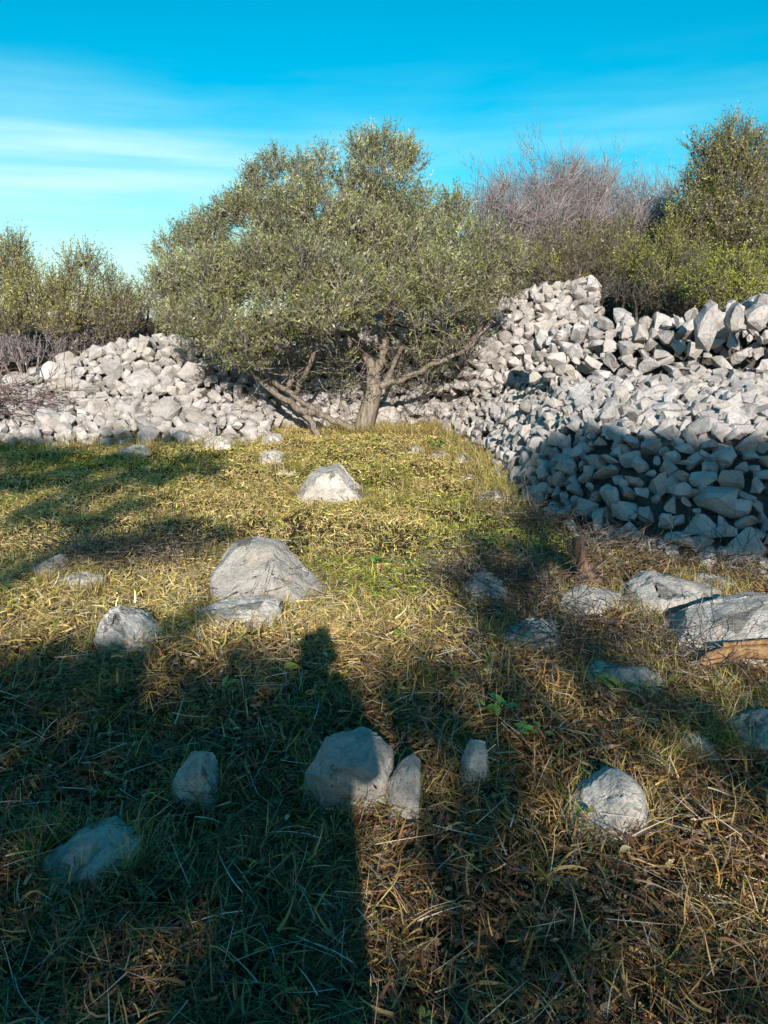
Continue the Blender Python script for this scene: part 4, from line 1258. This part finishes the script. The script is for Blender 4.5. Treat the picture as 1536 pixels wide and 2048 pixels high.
straw, green = [], []
for y0, y1, dens, S, Lm, wm_ in [(1.0, 2.2, 7000, 5, .085, .0052), (2.2, 3.4, 5800, 4, .08, .0054), (3.4, 5.2, 5000, 3, .085, .0055), (5.2, 8.0, 4200, 2, .055, .0062), (8.0, 12.9, 2800, 2, .05, .0085)]:
    x, y = scatter(y0, y1, dens)
    ok = ~inside_foot(x, y, 0.8)
    x, y = x[ok], y[ok]
    ok = rg.random(len(x)) < 0.35 + 1.3 * vnoise(x, y, 9.0 if y0 < 4 else 5.0)      # clumps and thin places
    x, y = x[ok], y[ok]
    n_ = len(x)
    pat = vnoise(x, y, 0.9) * 0.6 + vnoise(x, y, 2.7) * 0.4          # green and golden patches
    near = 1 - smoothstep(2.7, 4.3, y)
    near = np.maximum(near, .95 * smoothstep(.25, .7, x) * (1 - smoothstep(4.7, 5.6, y)))       # brown litter before the bank takes the same darkened tint
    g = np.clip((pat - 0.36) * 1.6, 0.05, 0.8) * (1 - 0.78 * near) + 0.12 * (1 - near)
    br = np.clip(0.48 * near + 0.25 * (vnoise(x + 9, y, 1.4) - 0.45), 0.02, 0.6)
    tn = tints(x, y, g, br) * (1.45 - 0.77 * near)[:, None] * (1 + near[:, None] * np.array([.1, -.08, -.2]))            # browner near; darkened in colour to deepen shade, brightened mid-field as sunlit
    lie = rg.random(n_) < (0.84 if y0 < 5 else 0.6)
    L_ = Lm * rg.uniform(0.45, 1.6, n_)
    el = np.where(lie, rg.normal(0.12, 0.35, n_), rg.uniform(0.5, 1.35, n_))
    L_ = np.where(lie, L_, L_ * 0.7)
    bend = np.where(lie, rg.normal(0.3, 0.9, n_), rg.uniform(0.5, 1.8, n_))
    lift = np.where(lie, rg.random(n_) ** 1.5 * (0.07 if y0 < 5 else 0.04), 0.0)
    w = wm_ * np.where(rg.random(n_) < .14, rg.uniform(1.4, 2.2, n_), rg.uniform(0.5, 1.2, n_))
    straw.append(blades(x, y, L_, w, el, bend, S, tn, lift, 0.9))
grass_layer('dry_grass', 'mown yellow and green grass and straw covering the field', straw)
# longer tufts round stones and along the foot of the walls
tx, ty = [], []
for fx, fy, a, b_, rz in FOOT:
    n_ = int(760 * (a + b_) / 0.4 * (1.0 if fy < 6 else 0.4))
    an = rg.uniform(0, 2 * PI, n_); rr = rg.normal(1.0, 0.11, n_)
    tx.append(fx + np.cos(an) * a * rr); ty.append(fy + np.sin(an) * b_ * rr)
for (ax, ay), (bx, by) in zip(TOE[:-1], TOE[1:]):
    n_ = int(260 * math.hypot(bx - ax, by - ay)); t = rg.random(n_)
    tx.append(ax + (bx - ax) * t + rg.normal(-.08, .12, n_)); ty.append(ay + (by - ay) * t + rg.normal(-.05, .12, n_))
n_ = 1800
xx = rg.uniform(-6, .9, n_); tx.append(xx); ty.append(np.interp(xx, [-9, -5, -2.2, -1.6, 0.8], [10.2, 10.55, 10.9, 12.1, 12.7]) + rg.normal(-.12, .12, n_))
n_ = 1500
tx.append(rg.normal(-.1, .5, n_)); ty.append(rg.normal(11.5, .18, n_))
tx = np.concatenate(tx); ty = np.concatenate(ty); n_ = len(tx)
sc_ = np.where(ty < 6, 1.0, 1.5)
straw2 = [blades(tx, ty, rg.uniform(.05, .19, n_) * sc_, .0045 * sc_ * rg.uniform(.6, 1.4, n_), rg.uniform(.6, 1.45, n_), rg.uniform(.2, 1.6, n_), 3, tints(tx, ty, np.full(n_, .35), np.full(n_, .2)), np.zeros(n_))]
# tussocks in the near grass
for k in range(620):
    D = 1.1 + 4.2 * rg.random() ** 1.2 if k < 470 else rg.uniform(5, 10)
    cx = rg.uniform(-1, 1) * (D * .5 + .5)
    if bank_inside(np.array([cx]), np.array([D]))[0] > -0.1 or inside_foot(np.array([cx]), np.array([D]), .95)[0]: continue
    n_ = rg.integers(25, 75)
    sp = rg.uniform(.015, .04)
    x = cx + rg.normal(0, sp, n_); y = D + rg.normal(0, sp, n_)
    gk = rg.choice([.08, .3, .75]) if D > 3 and cx < .5 else rg.choice([.03, .08, .35])
    hgt = rg.uniform(.05, .15)
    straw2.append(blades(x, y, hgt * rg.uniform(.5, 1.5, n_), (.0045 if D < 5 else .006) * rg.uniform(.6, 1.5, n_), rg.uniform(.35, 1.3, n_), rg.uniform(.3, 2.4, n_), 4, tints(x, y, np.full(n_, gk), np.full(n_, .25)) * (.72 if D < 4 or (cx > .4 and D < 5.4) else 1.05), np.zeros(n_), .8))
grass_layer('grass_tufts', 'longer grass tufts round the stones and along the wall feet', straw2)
# thin dead stalks, mostly lying, some upright
x, y = scatter(1.0, 5.6, 330)
n_ = len(x)
up = rg.random(n_) < 0.16
stk = [blades(x, y, np.where(up, rg.uniform(.06, .2, n_), rg.uniform(.06, .24, n_)), rg.uniform(.0018, .0038, n_), np.where(up, rg.uniform(1.0, 1.5, n_), rg.normal(.08, .12, n_)), rg.normal(.12, .25, n_), 4,
              mixcol([(0.55, 0.47, 0.36), (0.4, 0.32, 0.24), (0.24, 0.18, 0.14), (0.66, 0.59, 0.5)], n_, rg), np.where(up, 0, rg.uniform(.01, .09, n_)), 0.25)]
x, y = scatter(5.6, 11.5, 30)
n_ = len(x)
stk.append(blades(x, y, rg.uniform(.06, .2, n_), rg.uniform(.003, .005, n_), rg.uniform(.7, 1.5, n_), rg.normal(.15, .25, n_), 4, mixcol([(0.5, 0.43, 0.3), (0.36, 0.29, 0.2)], n_, rg), np.zeros(n_), .2))
grass_layer('dry_stalks', 'thin dead stalks strewn over the grass', stk, 'stalks')

# dead leaf litter and broken bits between the stems
x, y = scatter(1.0, 5.4, 2000)
ok = ~inside_foot(x, y, .9) & (vnoise(x, y, 3.3) > np.where((x > .3) & (y > 2.9), .12, .38)) & ((y < 3.6) | (x > .2) | (rg.random(len(x)) < .25))
x, y = x[ok], y[ok]; n_ = len(x)
P = np.stack([x, y, ground_h(x, y) + rg.uniform(.004, .05, n_)], 1)
dn = rg.normal(0, 1, (n_, 3)); dn[:, 2] *= .35
LL = rg.uniform(.012, .045, n_)
lt = leaves(P, dn, LL, LL * rg.uniform(.3, .6, n_), mixcol([(.2, .13, .08), (.3, .2, .11), (.13, .09, .06), (.4, .31, .2), (.24, .12, .07)], n_, rg, .25), rg)
o = link('leaf_litter', np_mesh('leaf_litter', lt[0], [lt[1]], False, lt[2]), M['blade'])
tag(o, 'brown dead leaf litter and broken bits between the near grass', 'litter', kind='stuff')

# ------------------------------------------------------------------ small weeds and fallen leaves
def leaf_mesh(name, m_, L_=1.0, W=0.5):
    V, Fq = [], []
    pts = [(0, 0), (.2, .7), (.45, 1.0), (.7, .75), (1, 0)]
    for (t, s) in pts:
        for q in (-1, 0, 1):
            V.append((t * L_, q * s * W * .5, (abs(q) * s * .12 - (t - .4) ** 2 * .35) * L_))
    for i in range(4):
        for q in range(2):
            a = i * 3 + q
            Fq.append((a, a + 3, a + 4, a + 1))
    me = np_mesh(name, np.array(V), [np.array(Fq)], True)
    me.materials.append(M[m_])
    return me


LM = {'weed': leaf_mesh('leaf', 'weed', 1, .55), 'weed_yellow': leaf_mesh('leaf', 'weed_yellow', 1, .5), 'dry_leaf': leaf_mesh('leaf', 'dry_leaf', 1, .45)}
for k, (lb, u, v, mt, n_, L_) in enumerate([
        ('dark green leafy weed in the dappled straw right of centre', 1000, 1425, 'weed', 11, .05), ('green weed beside the dark leafy one', 1065, 1465, 'weed', 8, .045),
        ('small green weed in the sunlit grass at the middle', 755, 1120, 'weed', 8, .05), ('yellow green weed at the head of the photographer shadow', 563, 1365, 'weed_yellow', 4, .05),
        ('yellow green seedling at the edge of the left shade', 438, 1303, 'weed_yellow', 6, .035), ('green weed left of the grass clump at right', 1235, 1380, 'weed_yellow', 6, .055),
        ('pale green weed in the sunlit strip below centre', 905, 1360, 'weed_yellow', 5, .035), ('yellow green weed at the bottom near the middle', 850, 1995, 'weed_yellow', 4, .03),
        ('dark weed in shade left of the photographer head shadow', 455, 1400, 'weed', 7, .04), ('green weed in the sunny strip right of the largest slab', 800, 1280, 'weed_yellow', 7, .04),
        ('grey green weed beside the bank corner', 880, 895, 'weed', 10, .1), ('small weed beside the bright white stone', 1160, 1625, 'weed_yellow', 4, .035)]):
    D = 1.55 / math.tan(PITCH + math.atan((v - 1024) / F))
    p = at(u, v, D)
    z = gz(p.x, D) + .03
    root = empty('weed', (p.x, D, z)); tag(root, lb, 'weed', 'small green weeds in the grass')
    for j in range(n_):
        o = bpy.data.objects.new('leaf', LM[mt]); col.objects.link(o); o.parent = root
        s = L_ * random.uniform(.9, 1.7)
        o.location = (random.gauss(0, L_ * .5), random.gauss(0, L_ * .5), random.uniform(L_ * .3, L_ * 1.3))
        o.rotation_euler = (random.gauss(0, .3), random.uniform(-.9, .2), random.uniform(0, 2 * PI))
        o.scale = (s, s, s)
for lb, u, v, L_, rz in [('pale fallen leaf in the straw below the bright white stone', 1240, 1690, .045, .4), ('dry leaf in the dark grass above the round topped boulder', 655, 1340, .05, 2.2),
                         ('dry leaf in shade left of the round topped boulder', 570, 1625, .03, 1.2), ('light dry leaf upper left of the round topped boulder', 465, 1462, .03, .2)]:
    D = 1.53 / math.tan(PITCH + math.atan((v - 1024) / F))
    p = at(u, v, D)
    o = bpy.data.objects.new('fallen_leaf', LM['dry_leaf']); col.objects.link(o)
    o.location = (p.x, D, gz(p.x, D) + .075); o.rotation_euler = (.2, -.15, rz); o.scale = (L_,) * 3
    tag(o, lb, 'leaf', 'dry fallen leaves')

# ------------------------------------------------------------------ behind the camera: the photographer and the trees that shade the field, and added trees that dim skylight
def skin_body(name, verts, edges, radii, m_, sub=2, parent=None):
    me = bpy.data.meshes.new(name)
    me.from_pydata(verts, edges, [])
    o = bpy.data.objects.new(name, me); col.objects.link(o)
    md = o.modifiers.new('skin', 'SKIN'); md.use_smooth_shade = True
    for v, r in zip(me.skin_vertices[0].data, radii): v.radius = (r if isinstance(r, tuple) else (r, r))
    me.skin_vertices[0].data[0].use_root = True
    s = o.modifiers.new('sub', 'SUBSURF'); s.levels = sub; s.render_levels = sub
    dg = bpy.context.evaluated_depsgraph_get()
    m2 = bpy.data.meshes.new_from_object(o.evaluated_get(dg))
    o.modifiers.clear(); o.data = m2
    m2.materials.clear(); m2.materials.append(m_)
    if parent is not None: o.parent = parent
    return o


px, py = -0.08, -0.42
person = empty('person', (px, py, 0))
tag(person, 'standing photographer in a dark jacket, visible only as a long shadow on the grass', 'person')
v_ = [(0, 0, .95), (0, 0, 1.12), (0, .01, 1.32), (0, .01, 1.45), (0, .02, 1.53), (0, .04, 1.62), (0, .05, 1.70),
      (.16, 0, 1.40), (.2, .12, 1.18), (.07, .33, 1.42), (-.16, 0, 1.40), (-.2, .12, 1.18), (-.05, .33, 1.42),
      (.1, 0, .88), (.12, .01, .5), (.13, -.02, .1), (.14, .12, .05), (-.1, 0, .88), (-.12, .01, .5), (-.13, -.02, .1), (-.14, .12, .05)]
e_ = [(0, 1), (1, 2), (2, 3), (3, 4), (4, 5), (5, 6), (3, 7), (7, 8), (8, 9), (3, 10), (10, 11), (11, 12), (0, 13), (13, 14), (14, 15), (15, 16), (0, 17), (17, 18), (18, 19), (19, 20)]
r_b = [(.17, .12), (.16, .115), (.18, .12), (.12, .09), .06, (.085, .1), (.08, .095), .07, .055, .04, .07, .055, .04, .095, .065, .05, .04, .095, .065, .05, .04]
skin_body('body', v_, e_, r_b, M['cloth'], 2, person)
for sx, pts in ((1, (.07, .34)), (-1, (-.05, .34))):
    hv = [(pts[0], .33, 1.43), (pts[0] - sx * .01, .35, 1.5)]
    he = [(0, 1)]; hr = [(.035, .022), (.04, .018)]
    for k in range(4):
        b_ = len(hv)
        hv += [(pts[0] - sx * (.005 + .005 * k), .36, 1.505 + .018 * k), (pts[0] - sx * .03, .375, 1.51 + .018 * k), (pts[0] - sx * .05, .365, 1.51 + .018 * k)]
        he += [(1, b_), (b_, b_ + 1), (b_ + 1, b_ + 2)]; hr += [.0095, .009, .008]
    b_ = len(hv)
    hv += [(pts[0] - sx * .02, .335, 1.5), (pts[0] - sx * .05, .33, 1.53)]; he += [(0, b_), (b_, b_ + 1)]; hr += [.011, .009]
    skin_body('hand', hv, he, hr, M['skin'], 1, person)
hv = [(0, .02, 1.73), (0, -.03, 1.68), (0, -.05, 1.6)]
skin_body('hair', hv, [(0, 1), (1, 2)], [(.085, .09), (.085, .075), (.06, .045)], M['hair'], 2, person)
bm = bmesh.new(); bmesh.ops.create_cube(bm, size=1)
for v in bm.verts: v.co = Vector((v.co.x * .074, v.co.y * .008, v.co.z * .155))
bmesh.ops.bevel(bm, geom=list(bm.edges), offset=.003, segments=2, affect='EDGES')
me = bpy.data.meshes.new('phone'); bm.to_mesh(me); bm.free()
ph = link('phone', me, M['phone']); ph.location = (-.07, -.062, 1.545)
tag(ph, 'black phone held up by the photographer outside the picture', 'phone')


def shade_tree(name, label, trunk, spots, yc, seed, dens=60, r_trunk=.14):
    """a real tree behind the camera; spots (x, D, z, radius): where on the field its clumps let no sun through"""
    r_ = np.random.default_rng(seed)
    b0 = np.array([trunk[0], trunk[1], gz(*trunk) - .05])
    root = empty(name, tuple(b0)); tag(root, label, 'tree', 'trees behind the camera that shade the field')
    cl = []
    for (x, D, z, r, d) in spots:
        y = yc + r_.uniform(-.9, .9)
        t = D - y
        c = np.array([x + SUN_TO.x / -SUN_TO.y * t, y, z + SUN_TO.z / -SUN_TO.y * t])
        cl.append((c, (r, r, max(.09, r * .45)), d * 1.5))
    lv, tw = foliage(cl, dens, .08, .036, GRN + DRK, r_, twig_len=.14, per_twig=9, upb=.5, bare=.08, shell=.25, twig_w=.004)
    add_crown(root, lv, tw)
    C_ = np.array([c for c, _, _ in cl])
    first = int(np.argmin(np.hypot(C_[:, 0] - b0[0], C_[:, 1] - b0[1]) + .6 * np.abs(C_[:, 2] - C_[:, 2].min())))
    add_limb(root, curve(b0, C_[first], 9, wob=.02, r_=r_), r_trunk, r_trunk * .45, M['dark_bark'], 'trunk', 10)
    done, left = [first], [k for k in range(len(C_)) if k != first]
    while left:
        dm = np.linalg.norm(C_[left][:, None] - C_[done][None], axis=2)
        i, j = np.unravel_index(np.argmin(dm), dm.shape)
        add_limb(root, curve(C_[done[j]], C_[left[i]], 5, wob=.04, r_=r_), .022, .012, M['dark_bark'], 'branch', 5)
        done.append(left.pop(i))
    return root


A = []
for D in (1.0, 1.5, 2.0, 2.5, 2.95):
    for x in (-2.7, -2.2, -1.7, -1.2, -.75):
        A.append((x + random.gauss(0, .12), D + random.gauss(0, .1), 0, random.uniform(.28, .42), random.choice([.5, .9, 1.0])))
A += [(-.35, 1.2, 0, .32, .9), (-.4, 2.1, 0, .32, .9), (-.5, 2.6, 0, .28, 1), (-1.3, 3.4, .02, .22, 1), (-1.02, 3.9, 0, .12, 1), (-1.6, 3.2, 0, .3, 1), (-2.3, 3.3, 0, .32, 1)]
shade_tree('shade_tree', 'leafy tree behind the camera on the left', (-1.7, -6.2), A, -6.0, 91, 75)
Bq = [(-3.2, 9.2, 0, .55, .8), (-2.6, 8.3, 0, .5, .8), (-3.6, 8.2, 0, .55, .8), (-2.3, 9.3, 0, .35, .6), (-4.2, 9.4, 0, .6, .9), (-3.0, 7.4, 0, .4, .7), (-4.2, 7.6, 0, .6, .9), (-3.6, 10.4, .1, .4, .8), (-2.9, 10.5, .1, .3, .7),
      (-1.75, 6.0, 0, .28, .8), (-2.2, 5.4, 0, .28, .7), (-2.5, 6.2, 0, .3, .7), (-1.35, 5.7, 0, .2, .7), (-2.5, 4.9, 0, .25, .6), (-3.4, 5.5, 0, .4, .8), (-5.2, 8.5, 0, .7, .9), (-5, 10, 0, .6, .9), (-2.3, 6.9, 0, .26, .7), (-1.9, 5.4, 0, .2, .7), (-3.0, 6.5, 0, .3, .8), (-2.0, 8.6, 0, .28, .7), (-2.4, 4.5, 0, .2, .6)]
shade_tree('shade_tree', 'tall tree farther behind the camera on the left', (-3.4, -9.4), Bq, -9.0, 92, 80, .2)
Cq = []
for s_k in np.linspace(0.04, 0.56, 12):                      # the foot of the bank lies wholly in the crown's shadow
    for t_k in (0.1, 0.15, 0.23, 0.31, 0.38):
        q = SB.ev(s_k, t_k)[0]
        Cq.append((q[0], q[1], q[2] + .03, .24 if t_k > .12 else .13, 1.3))
Cq += [(.7, 5.6, 0, .18, .6), (.98, 5.3, 0, .2, .6), (1.2, 5.9, .05, .22, .8), (.55, 4.6, 0, .18, .5), (.85, 4.45, 0, .18, .5), (.6, 3.95, 0, .15, .5), (1.05, 3.75, 0, .16, .5),
      (1.6, 2.6, 0, .22, 1), (1.95, 2.65, 0, .22, 1), (1.15, 3.15, 0, .16, .8), (1.35, 2.8, 0, .16, .8), (.55, 4.2, 0, .16, .9), (.8, 4.95, 0, .18, .9), (1.0, 3.4, 0, .13, .8), (.8, 3.6, 0, .13, .8), (1.1, 5.2, 0, .16, .9), (.45, 3.4, 0, .12, .7), (1.0, 2.95, 0, .13, .7), (1.35, 2.45, 0, .14, .8), (.75, 2.7, 0, .1, .6), (1.7, 3.0, 0, .12, .7), (.35, 2.75, 0, .22, .6), (.0, 2.95, 0, .22, .7), (.6, 3.1, 0, .15, .6), (.3, 2.3, 0, .18, .7), (.15, 3.2, 0, .2, .6), (.35, 1.6, 0, .16, .6), (.2, 1.9, 0, .16, .6), (.55, 1.9, 0, .14, .5), (.15, 1.3, 0, .14, .5), (.5, 1.35, 0, .14, .5), (.8, 1.6, 0, .12, .5), (.42, 2.45, 0, .1, .6), (1.25, 1.5, 0, .1, .5)]
shade_tree('shade_tree', 'leafy tree behind the camera on the right', (4.9, -7.3), Cq, -7.0, 93, 85, .16)


def sky_block_tree(label, x, y, h, r, seed):  # added unseen tree, cuts skylight so the foreground shade goes darker
    r_ = np.random.default_rng(seed)
    b0 = np.array([x, y, gz(x, y) - .05])
    root = empty('shade_tree', tuple(b0)); tag(root, label, 'tree', 'trees behind the camera that shade the field')
    cl = []
    for k in range(22):
        d = r_.normal(0, 1, 3); d /= np.linalg.norm(d)
        c = np.array([x, y, h * .6]) + d * np.array([r * .7, r * .7, h * .3]) * r_.uniform(.5, 1)
        cl.append((c, (r * .36,) * 3, 1.0))
    lv, tw = foliage(cl, 55, .085, .045, GRN + DRK, r_, twig_len=.24, per_twig=9, upb=.5, bare=.08, shell=.3, twig_w=.004)
    add_crown(root, lv, tw)
    fork = np.array([x, y, h * .35])
    add_limb(root, curve(b0, fork, 7, wob=.02, r_=r_), .16, .12, M['dark_bark'], 'trunk', 10)
    for c, rad, d in cl[::2]:
        add_limb(root, curve(fork, c, 7, wob=.03, r_=r_, lift=.05), .05, .012, M['dark_bark'], 'branch', 6)


sky_block_tree('added broad tree beside the camera, outside the picture on the left, to dim the skylight', -7.2, -2.2, 5.6, 2.1, 201)
sky_block_tree('added broad tree beside the camera, outside the picture on the right, to dim the skylight', 8.0, -2.5, 5.6, 2.1, 202)
sky_block_tree('added low tree behind the camera, between the left tree and the photographer, to dim the skylight', -3.6, -4.2, 3.2, 1.5, 203)
sky_block_tree('added low tree behind the camera, between the right tree and the photographer, to dim the skylight', 4.4, -4.6, 3.0, 1.6, 204)
sky_block_tree('added low tree straight behind the photographer, to dim the skylight', .6, -8.6, 3.2, 2.0, 205)
